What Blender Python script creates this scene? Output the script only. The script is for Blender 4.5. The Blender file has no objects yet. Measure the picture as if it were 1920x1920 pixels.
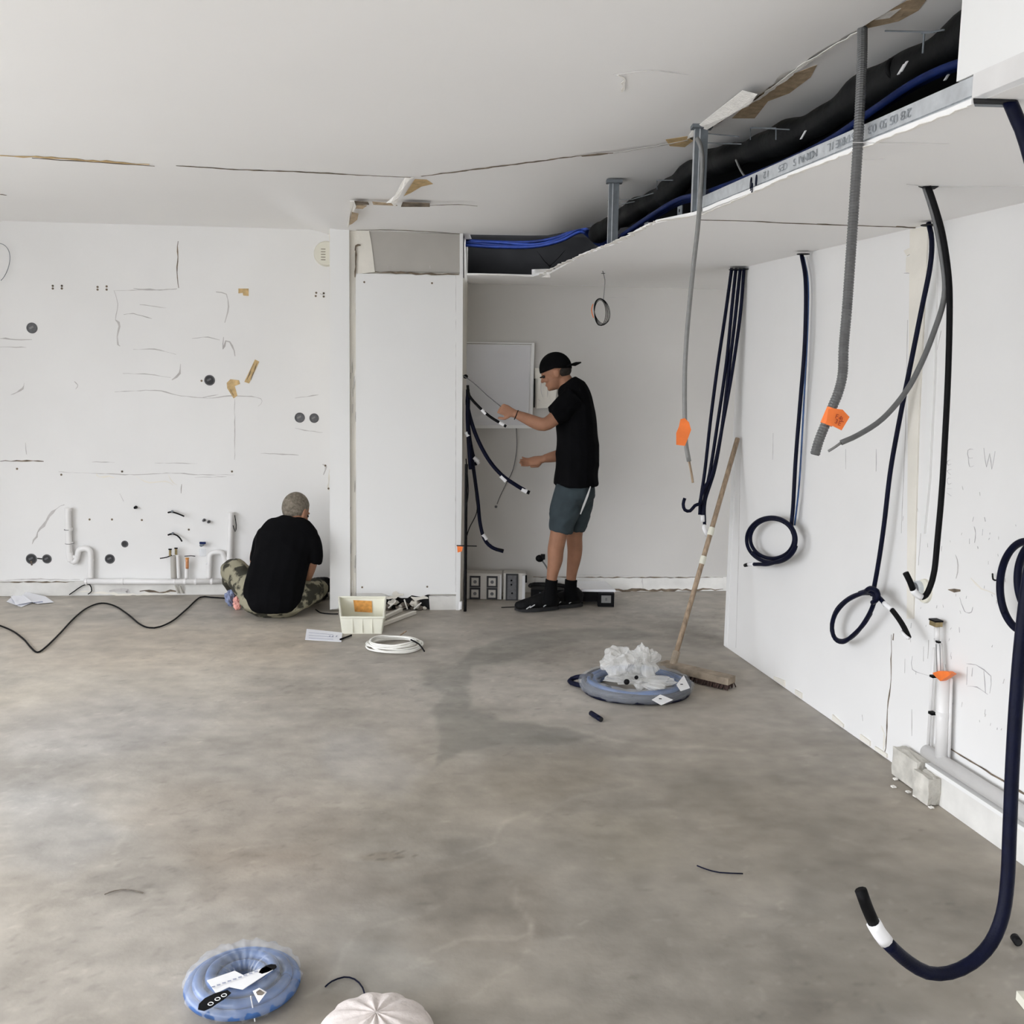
import bpy, bmesh, math, random
import numpy as np
from mathutils import Vector, Matrix
random.seed(7); rng=np.random.RandomState(7)
C=bpy.context.scene.collection
PI=math.pi
# ------------------------------------------------------------------ camera, sky, light, exposure
CAM_H=1.6; FPX=1920.0; PITCH=math.atan(270/1920.0); ROLL=.0148
W_=np.array([0,math.cos(PITCH),-math.sin(PITCH)]); U0=np.array([0,math.sin(PITCH),math.cos(PITCH)]); R0=np.array([1.,0,0])
R_=math.cos(ROLL)*R0+math.sin(ROLL)*U0; U_=-math.sin(ROLL)*R0+math.cos(ROLL)*U0
cam=bpy.data.cameras.new('camera'); cam.sensor_width=36; cam.lens=36; cam.clip_start=.05; cam.clip_end=100
co=bpy.data.objects.new('camera',cam); C.objects.link(co)
M=Matrix(((R_[0],U_[0],-W_[0],0),(R_[1],U_[1],-W_[1],0),(R_[2],U_[2],-W_[2],CAM_H),(0,0,0,1)))
co.matrix_world=M; bpy.context.scene.camera=co
sc=bpy.context.scene
sc.view_settings.view_transform='Standard'; sc.view_settings.look='None'; sc.view_settings.gamma=1
sc.view_settings.use_curve_mapping=False; sc.view_settings.exposure=0.0
wd=bpy.data.worlds.new('overcast_sky'); sc.world=wd; wd.use_nodes=True
nt=wd.node_tree; bg=nt.nodes['Background']
geo=nt.nodes.new('ShaderNodeTexCoord'); sep=nt.nodes.new('ShaderNodeSeparateXYZ'); cr=nt.nodes.new('ShaderNodeValToRGB')
nt.links.new(geo.outputs['Generated'],sep.inputs[0]); nt.links.new(sep.outputs['Z'],cr.inputs[0]); nt.links.new(cr.outputs[0],bg.inputs[0])
cr.color_ramp.elements[0].position=0.0; cr.color_ramp.elements[0].color=(.33,.34,.36,1)
cr.color_ramp.elements[1].position=.30; cr.color_ramp.elements[1].color=(.95,.985,1.05,1)
bg.inputs[1].default_value=10.2
try:
    sc.cycles.max_bounces=12; sc.cycles.diffuse_bounces=8
except Exception: pass
def portal(loc,rot,sx,sy):
    l=bpy.data.lights.new('window_daylight','AREA'); l.shape='RECTANGLE'; l.size=sx; l.size_y=sy; l.cycles.is_portal=True
    o=bpy.data.objects.new('window_daylight',l); C.objects.link(o); o.location=loc; o.rotation_euler=rot
portal((-4.58,1.05,1.3),(0,-PI/2,0),2.3,6.7)      # left window band
portal((-2.8,-3.08,1.3),(PI/2,0,0),3.0,2.3)      # rear shop front, light enters towards +y

# ------------------------------------------------------------------ pixel helpers: a photo pixel cast onto a real plane
O_=np.array([0,0,CAM_H])
def ray(x,y): return W_*FPX+R_*(x-960)-U_*(y-960)
def onz(x,y,z=0.0):
    d=ray(x,y); return O_+d*((z-CAM_H)/d[2])
def onv(x,y,p,q,off=0.0):
    n=np.array([q[1]-p[1],-(q[0]-p[0])]); n=n/np.linalg.norm(n)
    if n@np.array(p[:2])>0: n=-n          # towards camera
    pp=np.array(p[:2])+n*off
    d=ray(x,y); t=(n@pp)/(n@d[:2]); return O_+d*t
def ony(x,y,Y): 
    d=ray(x,y); return O_+d*(Y/d[1])
def projv(P):
    v=P-O_; k=FPX/(v@W_); return 960+k*(v@R_),960-k*(v@U_)
CZ=2.505; SZ=2.172
RWa=np.array([1.2592,5.8687]); RWb=np.array([1.7447,3.2647])
RWt=(RWb-RWa)/np.linalg.norm(RWb-RWa); RWn=np.array([-.9831,-.1833])
BWa=np.array([-3.294,6.905]); BWb=np.array([1.54,7.393])
BWn=np.array([BWb[1]-BWa[1],-(BWb[0]-BWa[0])]); BWn=BWn/np.linalg.norm(BWn)
CWa=np.array([-1.1775,6.5856]); CWb=np.array([-.3459,6.6683])
CWn=np.array([CWb[1]-CWa[1],-(CWb[0]-CWa[0])]); CWn=CWn/np.linalg.norm(CWn)
def RW(x,y,off=0.): return onv(x,y,RWa,RWb,off)
def BW(x,y,off=0.): return onv(x,y,BWa,BWb,off)
def CW(x,y,off=0.): return onv(x,y,CWa,CWb,off)
def FL(x,y,h=0.): return onz(x,y,h)
FLa=onz(1030,514,SZ)[:2]; FLb=onz(1821,196,SZ)[:2]      # line of the removed bulkhead face
def FACE(x,y,off=0.): return onv(x,y,FLa,FLb,off)
def xrw(y): return RWa[0]+(RWa[1]-y)*(.4855/2.604)
def ybw(x): return BWa[1]+(x-BWa[0])*(BWb[1]-BWa[1])/(BWb[0]-BWa[0])
def ycw(x): return CWa[1]+(x-CWa[0])*(CWb[1]-CWa[1])/(CWb[0]-CWa[0])
def xfl(y): return FLa[0]+(FLa[1]-y)*((FLb[0]-FLa[0])/(FLa[1]-FLb[1]))

# ------------------------------------------------------------------ materials
def srgb(r,g=None,b=None):
    if g is None: g=b=r
    f=lambda c:(c/255/12.92 if c/255<=.04045 else ((c/255+.055)/1.055)**2.4)
    return (f(r),f(g),f(b),1)
def mat(name,col,rough=.6,metal=0,var=.06,scale=8,bump=0.,bscale=60,trans=0,alpha=1,spec=.5,attr=None,stretch=None,col2=None,sharp=None):
    m=bpy.data.materials.new(name); m.use_nodes=True; n=m.node_tree; N=n.nodes; L=n.links
    b=N['Principled BSDF']; b.inputs['Roughness'].default_value=rough; b.inputs['Metallic'].default_value=metal
    b.inputs['Specular IOR Level'].default_value=spec
    tc=N.new('ShaderNodeTexCoord'); mp=N.new('ShaderNodeMapping'); L.new(tc.outputs['Object'],mp.inputs[0])
    if stretch: mp.inputs['Scale'].default_value=stretch
    nz=N.new('ShaderNodeTexNoise'); nz.inputs['Scale'].default_value=scale; nz.inputs['Detail'].default_value=6
    L.new(mp.outputs[0],nz.inputs[0])
    if col2 is None:
        lo=tuple(max(0,c*(1-var)) for c in col[:3])+(1,); hi=tuple(min(1,c*(1+var)) for c in col[:3])+(1,)
    else: lo,hi=col,col2
    r=N.new('ShaderNodeValToRGB'); r.color_ramp.elements[0].color=lo; r.color_ramp.elements[1].color=hi
    s=sharp or (.3,.7); r.color_ramp.elements[0].position=s[0]; r.color_ramp.elements[1].position=s[1]
    L.new(nz.outputs['Fac'],r.inputs[0])
    out=r.outputs[0]
    if attr:
        a=N.new('ShaderNodeAttribute'); a.attribute_name=attr
        mx=N.new('ShaderNodeMix'); mx.data_type='RGBA'; mx.blend_type='MULTIPLY'; mx.inputs[0].default_value=1
        L.new(a.outputs['Color'],mx.inputs[6]); L.new(out,mx.inputs[7]); out=mx.outputs[2]
    L.new(out,b.inputs['Base Color'])
    if bump:
        n2=N.new('ShaderNodeTexNoise'); n2.inputs['Scale'].default_value=bscale; n2.inputs['Detail'].default_value=4
        L.new(mp.outputs[0],n2.inputs[0]); bp=N.new('ShaderNodeBump'); bp.inputs['Strength'].default_value=bump; bp.inputs['Distance'].default_value=.004
        L.new(n2.outputs['Fac'],bp.inputs['Height']); L.new(bp.outputs[0],b.inputs['Normal'])
    if trans: b.inputs['Transmission Weight'].default_value=trans
    if alpha<1: b.inputs['Alpha'].default_value=alpha
    return m
K={}
K['wall']=mat('white_wall_paint',(.80,.795,.785,1),.75,var=.025,scale=1.6,bump=.25,bscale=14)
K['nichewall']=mat('greyish_shade_toned_wall',(.55,.535,.51,1),.85,var=.05,scale=1.1,bump=.2,bscale=14)  # greyish wall tone, darkened further with the recess shade
K['wallold']=mat('cream_old_plaster',(.78,.75,.68,1),.8,var=.06,scale=5,bump=.5,bscale=30)
K['ceil']=mat('ceiling_paint',(.90,.895,.89,1),.85,var=.015,scale=.8,bump=.12,bscale=8)
K['sheet']=mat('new_plasterboard_white',(.80,.80,.79,1),.7,var=.012,scale=2,bump=.05)
K['greyboard']=mat('bare_grey_plasterboard',(.44,.42,.385,1),.85,var=.05,scale=4,bump=.1)
K['dark']=mat('cavity_shade_board',(.014,.014,.0145,1),.95,spec=.1,var=.3,scale=5)  # near-black tone stands for shade at the cavity end
K['void']=mat('added_cavity_shade_tone',(.012,.012,.013,1),.95,var=.3,scale=5)
K['tear']=mat('torn_brown_board_paper',(.46,.35,.23,1),.9,var=.25,scale=30,bump=.6,bscale=90)
K['yellow']=mat('yellow_bare_plaster',(.56,.40,.20,1),.9,var=.25,scale=25,bump=.6,bscale=90)
K['faint']=mat('faint_joint_and_shade',(.70,.69,.68,1),.9,var=.05)
K['crack']=mat('crack_shadowed_plaster',(.16,.125,.09,1),.95,var=.5,scale=22)
K['scuff']=mat('grey_scuff',(.52,.50,.49,1),.9,var=.15,scale=14)
K['pencil']=mat('pencil_graphite',(.46,.44,.45,1),.8,var=.2,scale=40)
K['chalk']=mat('white_gypsum_core',(.88,.86,.82,1),.9,var=.06,scale=40,bump=.8,bscale=120)
K['floor']=mat('worn_concrete_screed',(.93,.93,.93,1),.55,var=.09,scale=9,bump=.35,bscale=26,attr='stain_and_falloff',spec=.32)
K['galv']=mat('galvanised_steel',(.62,.65,.68,1),.38,metal=.55,var=.12,scale=30)
K['galvd']=mat('grey_steel_stud',(.17,.19,.21,1),.5,metal=.3,var=.15,scale=30)
K['emboss']=mat('dull_stamped_ink',(.24,.26,.28,1),.6,var=.3,scale=60)
K['duct']=mat('black_duct_insulation',(.004,.0045,.005,1),.6,spec=.18,var=.4,scale=12,bump=.9,bscale=22)
K['blue']=mat('bright_blue_conduit',(.005,.014,.075,1),.5,spec=.12,var=.3,scale=20)
K['bluedim']=mat('shaded_blue_conduit',(.0035,.009,.048,1),.55,spec=.1,var=.4,scale=12)  # darker copy of the blue, cavity shade put into its colour
K['navy']=mat('navy_blue_conduit',(.0020,.0034,.017,1),.5,spec=.14,var=.25,scale=30,bump=.2,bscale=200)
K['black']=mat('black_rubber',(.0035,.0035,.0042,1),.6,spec=.14,var=.2,scale=30)
K['label']=mat('white_label_tape',(.85,.85,.86,1),.5,var=.03)
K['grey']=mat('grey_pvc_conduit',(.115,.117,.117,1),.42,var=.12,scale=40)
K['lgrey']=mat('light_grey_cable',(.20,.20,.195,1),.45,var=.1,scale=40)
K['orange']=mat('orange_tape',(.88,.20,.035,1),.5,var=.15,scale=14)
K['orangeink']=mat('dark_ink_on_orange',(.30,.03,.01,1),.6)
K['pvc']=mat('white_pvc_pipe',(.80,.79,.78,1),.35,var=.03,scale=10)
K['pvcline']=mat('dark_pipe_joint',(.13,.13,.13,1),.6)
K['hole']=mat('grey_socket_box_plastic',(.11,.11,.115,1),.6,var=.2,scale=60)
K['holed']=mat('dark_socket_recess',(.03,.03,.032,1),.7)
K['brass']=mat('aged_brass',(.34,.27,.14,1),.4,metal=.6,var=.3,scale=60)
K['copper']=mat('copper_orange_pipe',(.60,.27,.12,1),.4,metal=.3,var=.2,scale=30)
K['cream']=mat('cream_plastic',(.74,.72,.62,1),.5,var=.03)
K['concrete']=mat('rough_concrete',(.56,.54,.49,1),.9,var=.25,scale=14,bump=1,bscale=70)
K['base']=mat('painted_plinth',(.70,.69,.66,1),.8,var=.12,scale=6,bump=.6,bscale=30)
K['paper']=mat('white_paper',(.84,.85,.90,1),.7,var=.02)
K['ink']=mat('printed_ink_grey',(.30,.32,.42,1),.7)
K['crate']=mat('ivory_plastic_crate',(.76,.75,.64,1),.5,var=.08,scale=7)
K['crateo']=mat('orange_brown_label',(.66,.30,.06,1),.6,var=.2,scale=50)
K['wood']=mat('worn_broom_wood',(.34,.25,.17,1),.7,var=.35,scale=9,bump=.4,bscale=50,stretch=(8,8,1))
K['woodh']=mat('dirty_broom_head_wood',(.30,.245,.185,1),.85,var=.35,scale=18,bump=.6,bscale=60)
K['bristle']=mat('dark_broom_bristle',(.055,.03,.024,1),.8,var=.4,scale=60)
K['cablew']=mat('white_cable_sheath',(.86,.85,.80,1),.4,var=.03)
K['film']=mat('clear_plastic_film',(.80,.84,.90,1),.15,var=.05,scale=9,bump=1.0,bscale=34,alpha=.20)
K['bag']=mat('cloudy_plastic_bag',(.80,.80,.78,1),.2,var=.06,scale=12,bump=1.0,bscale=30,alpha=.42)
K['coil']=mat('blue_conduit_under_film',(.035,.10,.27,1),.3,var=.4,scale=14,bump=.3,bscale=50)
K['skin']=mat('tanned_skin',(.33,.165,.10,1),.6,spec=.3,var=.12,scale=14)
K['skinl']=K['skin']
K['hairg']=mat('short_grey_brown_hair',(.10,.085,.06,1),.8,var=.5,scale=60,bump=.8,bscale=180,col2=(.26,.225,.18,1))
K['shirt']=mat('black_cotton',(.0035,.0035,.0042,1),.95,spec=.08,var=.2,scale=9,bump=.5,bscale=9)
K['cap']=mat('black_cap_cotton',(.003,.003,.0034,1),.9,spec=.1,var=.3,scale=20)
K['shorts']=mat('slate_grey_shorts',(.040,.054,.062,1),.9,spec=.2,var=.22,scale=8,bump=.6,bscale=14)
K['camo']=mat('camouflage_trousers',(.045,.043,.032,1),.85,scale=11,col2=(.30,.28,.20,1),sharp=(.46,.52),spec=.2,bump=.4,bscale=30)
K['shoe']=mat('black_shoe_mesh',(.006,.006,.0065,1),.7,spec=.2,var=.5,scale=30,bump=.6,bscale=80)
K['sole']=mat('black_rubber_sole',(.015,.015,.016,1),.7)
K['shoew']=mat('silver_shoe_trim',(.55,.56,.57,1),.4)
K['steel']=mat('beige_metal_housing',(.50,.48,.44,1),.5,var=.08,scale=10)
K['sock']=mat('black_knit',(.004,.004,.0045,1),.95,spec=.1)
K['cab']=mat('grey_white_cabinet_door',(.66,.66,.68,1),.45,var=.015,scale=2)
K['stripe']=mat('white_side_stripe',(.62,.62,.62,1),.7)
K['whitebox']=mat('white_plastic_tray',(.82,.83,.85,1),.4,var=.02)
K['bagblue']=mat('blue_printed_bag',(.22,.26,.40,1),.4,var=.4,scale=26,bump=.8)
K['bagpink']=mat('pink_printed_bag',(.72,.33,.28,1),.4,var=.45,scale=30,bump=.8)
K['stone']=mat('dark_rubble',(.17,.145,.12,1),.95,var=.5,scale=24,bump=1,bscale=80)
K['eye']=mat('dark_eye',(.02,.015,.012,1),.2)
K['lip']=mat('lip_skin',(.38,.15,.11,1),.5)

# ------------------------------------------------------------------ mesh helpers
def wloc(o):
    v=np.zeros(3)
    while o is not None: v=v+np.array(o.location); o=o.parent
    return v
def tag(o,label=None,cat=None,group=None,kind=None):
    if label: o['label']=label
    if cat: o['category']=cat
    if group: o['group']=group
    if kind: o['kind']=kind
    return o
def mk(name,verts,faces,m,parent=None,smooth=False,label=None,cat=None,group=None,kind=None,origin=None,mats=None,mi=None):
    V=np.array([list(v) for v in verts],float)
    if parent is not None: base=wloc(parent)
    elif kind=='structure': base=np.zeros(3)
    elif origin is not None: base=np.array(origin,float)
    else: base=np.array([(V[:,0].min()+V[:,0].max())/2,(V[:,1].min()+V[:,1].max())/2,V[:,2].min()])
    me=bpy.data.meshes.new(name); me.from_pydata([tuple(v) for v in (V-base)],[],[tuple(f) for f in faces]); me.update()
    for x in (mats or [m]): me.materials.append(K[x] if isinstance(x,str) else x)
    if mi is not None: me.polygons.foreach_set('material_index',mi)
    bm=bmesh.new(); bm.from_mesh(me); bmesh.ops.recalc_face_normals(bm,faces=bm.faces); bm.to_mesh(me); bm.free()
    if smooth: me.polygons.foreach_set('use_smooth',[True]*len(me.polygons))
    o=bpy.data.objects.new(name,me); C.objects.link(o)
    if parent is not None: o.parent=parent
    else: o.location=base
    tag(o,label,cat,group,kind); return o
def thing(name,label,cat,loc,group=None):
    o=bpy.data.objects.new(name,None); C.objects.link(o); o.location=tuple(loc); o.empty_display_size=.1
    return tag(o,label,cat,group)
class G:
    def __init__(s): s.v=[]; s.f=[]
    def add(s,v,f):
        n=len(s.v); s.v+=[np.array(x,float) for x in v]; s.f+=[tuple(i+n for i in q) for q in f]; return s
    def mk(s,name,m,parent=None,**k): return mk(name,s.v,s.f,m,parent,**k)
def prism(P,n,th):
    P=[np.array(p,float) for p in P]; n=np.array(n,float); k=len(P)
    v=P+[p-n*th for p in P]
    f=[tuple(range(k)),tuple(range(2*k-1,k-1,-1))]+[(i,(i+1)%k,k+(i+1)%k,k+i) for i in range(k)]
    return v,f
def box(c,dx,dy,dz,sx,sy,sz):
    """box by centre, three axis vectors and full sizes"""
    c=np.array(c,float); dx=np.array(dx,float)*sx/2; dy=np.array(dy,float)*sy/2; dz=np.array(dz,float)*sz/2
    v=[c+a*dx+b*dy+e*dz for a in(-1,1) for b in(-1,1) for e in(-1,1)]
    return v,[(0,1,3,2),(4,6,7,5),(0,4,5,1),(2,3,7,6),(0,2,6,4),(1,5,7,3)]
def abox(x0,x1,y0,y1,z0,z1): return box(((x0+x1)/2,(y0+y1)/2,(z0+z1)/2),(1,0,0),(0,1,0),(0,0,1),x1-x0,y1-y0,z1-z0)
def catmull(P,step):
    P=[np.array(p,float) for p in P]
    if len(P)==2: 
        n=max(1,int(np.linalg.norm(P[1]-P[0])/step)); return [P[0]+(P[1]-P[0])*i/n for i in range(n+1)]
    Q=[2*P[0]-P[1]]+P+[2*P[-1]-P[-2]]; out=[]
    for i in range(1,len(Q)-2):
        a,b,c,d=Q[i-1:i+3]; n=max(2,int(np.linalg.norm(c-b)/step))
        for j in range(n):
            t=j/n; out.append(.5*((2*b)+(c-a)*t+(2*a-5*b+4*c-d)*t*t+(3*b-a-3*c+d)*t**3))
    out.append(P[-1]); return out
def tube(P,r,seg=8,step=.03,ribs=0,smooth=True,flat=False):
    """round tube along a smoothed path; ribs = relative depth of corrugation"""
    p=np.array(catmull(P,step) if smooth else [np.array(a,float) for a in P]); n=len(p)
    T=np.gradient(p,axis=0); T/= (np.linalg.norm(T,axis=1)[:,None]+1e-12)
    a=np.array([0,0,1.]) if abs(T[0][2])<.9 else np.array([1.,0,0])
    N=np.cross(T[0],a); N/=np.linalg.norm(N); v=[]; f=[]
    th=np.arange(seg)*2*PI/seg
    for i in range(n):
        N=N-T[i]*(N@T[i]); N/=np.linalg.norm(N); B=np.cross(T[i],N)
        rr=(r(i/(n-1)) if callable(r) else r)*(1-(ribs if i%2 else 0))
        for t in th: v.append(p[i]+N*math.cos(t)*rr+B*math.sin(t)*rr)
    for i in range(n-1):
        for j in range(seg):
            k=(j+1)%seg; f.append((i*seg+j,i*seg+k,(i+1)*seg+k,(i+1)*seg+j))
    f.append(tuple(range(seg-1,-1,-1))); f.append(tuple((n-1)*seg+j for j in range(seg)))
    return v,f
def disc(c,n,r,th,seg=20,r2=None):
    c=np.array(c,float); n=np.array(n,float); n/=np.linalg.norm(n)
    a=np.cross(n,[0,0,1.]) if abs(n[2])<.9 else np.cross(n,[1.,0,0]); a/=np.linalg.norm(a); b=np.cross(n,a); r2=r if r2 is None else r2
    v=[c+(a*math.cos(t)+b*math.sin(t))*r for t in np.arange(seg)*2*PI/seg]+[c+n*th+(a*math.cos(t)+b*math.sin(t))*r2 for t in np.arange(seg)*2*PI/seg]
    f=[tuple(range(seg)),tuple(range(2*seg-1,seg-1,-1))]+[(i,(i+1)%seg,seg+(i+1)%seg,seg+i) for i in range(seg)]
    return v,f
def ring(c,n,r,rt,seg=24,s2=6):
    c=np.array(c,float); n=np.array(n,float); n/=np.linalg.norm(n)
    a=np.cross(n,[0,0,1.]) if abs(n[2])<.9 else np.cross(n,[1.,0,0]); a/=np.linalg.norm(a); b=np.cross(n,a)
    v=[];f=[]
    for i in range(seg):
        d=a*math.cos(2*PI*i/seg)+b*math.sin(2*PI*i/seg)
        for j in range(s2): v.append(c+d*(r+rt*math.cos(2*PI*j/s2))+n*rt*math.sin(2*PI*j/s2))
    for i in range(seg):
        for j in range(s2): f.append((i*s2+j,((i+1)%seg)*s2+j,((i+1)%seg)*s2+(j+1)%s2,i*s2+(j+1)%s2))
    return v,f
def ellipsoid(c,ax,seg=16,rings=10,basis=None):
    c=np.array(c,float); B=np.eye(3) if basis is None else np.array(basis,float); v=[];f=[]
    v.append(c+B[2]*ax[2])
    for i in range(1,rings):
        t=PI*i/rings
        for j in range(seg):
            p=2*PI*j/seg; v.append(c+B[0]*ax[0]*math.sin(t)*math.cos(p)+B[1]*ax[1]*math.sin(t)*math.sin(p)+B[2]*ax[2]*math.cos(t))
    v.append(c-B[2]*ax[2])
    for j in range(seg): f.append((0,1+j,1+(j+1)%seg))
    for i in range(rings-2):
        for j in range(seg): a=1+i*seg+j; b=1+i*seg+(j+1)%seg; f.append((a,a+seg,b+seg,b))
    l=len(v)-1
    for j in range(seg): f.append((l,l-seg+(j+1)%seg,l-seg+j))
    return v,f
def ribbon(P,n,w,th=.0015,jit=0.,up=.0005):
    """thin ragged strip lying on a surface with outward normal n"""
    p=catmull(P,.03); n=np.array(n,float); L=[];Rr=[]
    for i in range(len(p)):
        t=(p[min(i+1,len(p)-1)]-p[max(i-1,0)]); t/=np.linalg.norm(t)+1e-9; s=np.cross(t,n)
        e=.35+.65*min(1,3*min(i,len(p)-1-i)/max(1,len(p)-1)+.1); ww=w*e*(1+jit*random.uniform(-.6,.9))/2; o=s*jit*w*random.uniform(-.5,.5)
        L.append(p[i]+o+s*ww+n*(th+up)); Rr.append(p[i]+o-s*ww+n*(th+up))
    k=len(p); v=L+Rr+[q-n*th for q in L]+[q-n*th for q in Rr]; f=[]
    for i in range(k-1):
        f+=[(i,i+1,k+i+1,k+i),(2*k+i,3*k+i,3*k+i+1,2*k+i+1),(i,2*k+i,2*k+i+1,i+1),(k+i,k+i+1,3*k+i+1,3*k+i)]
    f+=[(0,k,3*k,2*k),(k-1,3*k-1,4*k-1,2*k-1)]
    return v,f
Z3=np.array([0,0,1.])
def n3(n): return np.array([n[0],n[1],0.])
RN=n3(RWn); BN=n3(BWn); CN=n3(CWn)

# ------------------------------------------------------------------ value noise
def vnoise(x,y,s,seed):
    r=np.random.RandomState(seed); T=r.rand(256,256); x=x*s+100; y=y*s+100
    xi=np.floor(x).astype(int); yi=np.floor(y).astype(int); fx=x-xi; fy=y-yi; fx=fx*fx*(3-2*fx); fy=fy*fy*(3-2*fy)
    g=lambda a,b:T[a%256,b%256]
    return (g(xi,yi)*(1-fx)+g(xi+1,yi)*fx)*(1-fy)+(g(xi,yi+1)*(1-fx)+g(xi+1,yi+1)*fx)*fy
def fbm(x,y,s,seed,o=4): return sum(vnoise(x,y,s*2**i,seed+i)*.5**i for i in range(o))/sum(.5**i for i in range(o))

# ------------------------------------------------------------------ FLOOR (worn screed, stains plus light fall-off put into the colour)
def build_floor():
    xs=np.concatenate([[-4.6],np.arange(-3.9,2.1,.0145),[3.1]]); ys=np.concatenate([[-3.1,0],np.arange(1.7,7.55,.0145)])
    X,Y=np.meshgrid(xs,ys); nx,ny=len(xs),len(ys)
    n1=fbm(X,Y,3,11); n2=fbm(X,Y,3,31); wx=X+(n1-.5)*.16; wy=Y+(n2-.5)*.16
    yc=np.maximum(wy,.8); V=np.stack([wx,yc,np.zeros_like(X)-CAM_H],-1)
    k=FPX/(V@W_); px=960+k*(V@R_); py=960-k*(V@U_)
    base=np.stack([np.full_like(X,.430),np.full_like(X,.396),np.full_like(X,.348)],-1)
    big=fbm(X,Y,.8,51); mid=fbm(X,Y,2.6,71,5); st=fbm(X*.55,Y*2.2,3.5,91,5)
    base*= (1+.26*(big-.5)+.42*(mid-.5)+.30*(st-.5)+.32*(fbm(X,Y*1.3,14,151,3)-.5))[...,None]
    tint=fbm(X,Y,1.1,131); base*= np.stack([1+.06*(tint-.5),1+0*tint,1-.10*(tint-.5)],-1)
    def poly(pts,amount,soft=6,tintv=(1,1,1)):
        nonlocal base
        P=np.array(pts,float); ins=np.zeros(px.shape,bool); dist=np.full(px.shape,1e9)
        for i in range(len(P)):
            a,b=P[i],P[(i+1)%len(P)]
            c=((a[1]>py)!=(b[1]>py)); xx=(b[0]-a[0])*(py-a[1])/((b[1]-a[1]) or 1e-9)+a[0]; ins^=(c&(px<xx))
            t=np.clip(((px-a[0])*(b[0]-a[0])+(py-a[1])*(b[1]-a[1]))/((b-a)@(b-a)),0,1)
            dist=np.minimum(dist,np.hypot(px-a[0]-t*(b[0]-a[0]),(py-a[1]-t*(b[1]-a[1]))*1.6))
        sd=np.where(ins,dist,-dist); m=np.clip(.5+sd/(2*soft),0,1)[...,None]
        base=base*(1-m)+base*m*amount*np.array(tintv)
    poly([(795,1264),(860,1245),(885,1217),(940,1195),(1010,1184),(1100,1178),(1180,1180),(1235,1190),(1200,1200),(1100,1203),(1000,1222),(960,1240),(895,1250),(880,1290),(892,1330),(960,1352),(1020,1358),(1110,1385),(1060,1396),(960,1398),(880,1400),(810,1437),(838,1390),(830,1345),(815,1337),(840,1300),(800,1290)],.75,5,(.98,1,1.0))
    poly([(1240,1150),(1357,1150),(1357,1205),(1250,1200)],.88,14)
    poly([(900,1262),(980,1240),(1080,1232),(1150,1300),(1120,1350),(1030,1350),(950,1345),(900,1320)],1.12,14)
    poly([(1060,1405),(1130,1420),(1150,1460),(1080,1500),(960,1490),(900,1440),(930,1405)],.88,18,(1.0,.985,.96))
    poly([(770,1630),(900,1600),(1010,1640),(1040,1760),(960,1810),(800,1780),(740,1700)],.86,26,(1.0,.98,.96))
    poly([(1100,1560),(1250,1540),(1300,1600),(1180,1660),(1080,1640)],.90,24)
    poly([(300,1470),(560,1480),(700,1560),(560,1640),(330,1600),(230,1530)],.86,34,(1.015,.99,.97))
    poly([(380,1580),(640,1600),(760,1680),(600,1730),(380,1690)],.90,30,(1.015,.99,.97))
    poly([(0,1330),(200,1290),(420,1330),(300,1400),(0,1420)],.97,30,(.99,1.0,1.03))
    poly([(0,1480),(160,1470),(230,1560),(150,1650),(0,1640)],.97,26,(.98,1.0,1.035))
    poly([(600,1380),(690,1370),(800,1440),(760,1500),(640,1470)],1.06,20,(.98,1.0,1.04))
    poly([(0,1180),(350,1160),(640,1190),(600,1240),(200,1260),(0,1250)],1.03,26,(1.03,1,.97))
    poly([(1300,1420),(1560,1440),(1680,1520),(1600,1620),(1380,1560)],.93,34)
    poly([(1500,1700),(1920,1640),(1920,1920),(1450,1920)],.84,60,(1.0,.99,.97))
    poly([(680,1598),(745,1592),(775,1605),(740,1618),(690,1612)],.80,5,(1,.97,.94))
    poly([(640,1770),(760,1780),(860,1840),(700,1880),(580,1850)],1.10,14,(.98,1.0,1.02))
    poly([(640,1500),(820,1400),(1250,1400),(1700,1500),(1960,1640),(1960,1960),(420,1960),(640,1760)],.74,90,(1.0,.985,.955))  # light fall-off towards the near right, painted into the floor colour
    poly([(-40,1600),(640,1560),(700,1960),(-40,1960)],.88,80,(1.0,.99,.98))  # same painted fall-off over the near left
    poly([(-40,1150),(560,1150),(640,1230),(420,1300),(-40,1340)],1.14,50,(1.0,.99,.965))  # far left lightened, stronger light painted into the colour
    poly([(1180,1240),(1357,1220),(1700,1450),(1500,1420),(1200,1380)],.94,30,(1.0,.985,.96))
    poly([(1050,1720),(1250,1690),(1420,1740),(1300,1820),(1080,1800)],.90,24)
    poly([(780,1640),(860,1560),(930,1590),(960,1700),(1050,1720),(1040,1765),(960,1780),(900,1740),(800,1720)],.90,10)
    poly([(1150,1400),(1330,1390),(1300,1470),(1230,1500),(1170,1470)],1.08,16)
    poly([(1070,1540),(1250,1530),(1290,1600),(1130,1640)],1.07,18,(1.0,1.0,.98))
    sp=(vnoise(X,Y,70,401)>.72)&(np.hypot((px-745)/48,(py-1602)/14)<1); base[sp]*=.66
    sp=(vnoise(X,Y,60,402)>.80)&(np.hypot((px-1100)/80,(py-1740)/20)<1); base[sp]*=1.2
    sp=(vnoise(X,Y,45,403)>.86)&(fbm(X,Y,1.2,404)>.55); base[sp]*=.86
    sp=(vnoise(X,Y,45,405)>.88)&(fbm(X,Y,1.0,406)>.55); base[sp]*=1.13
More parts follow.
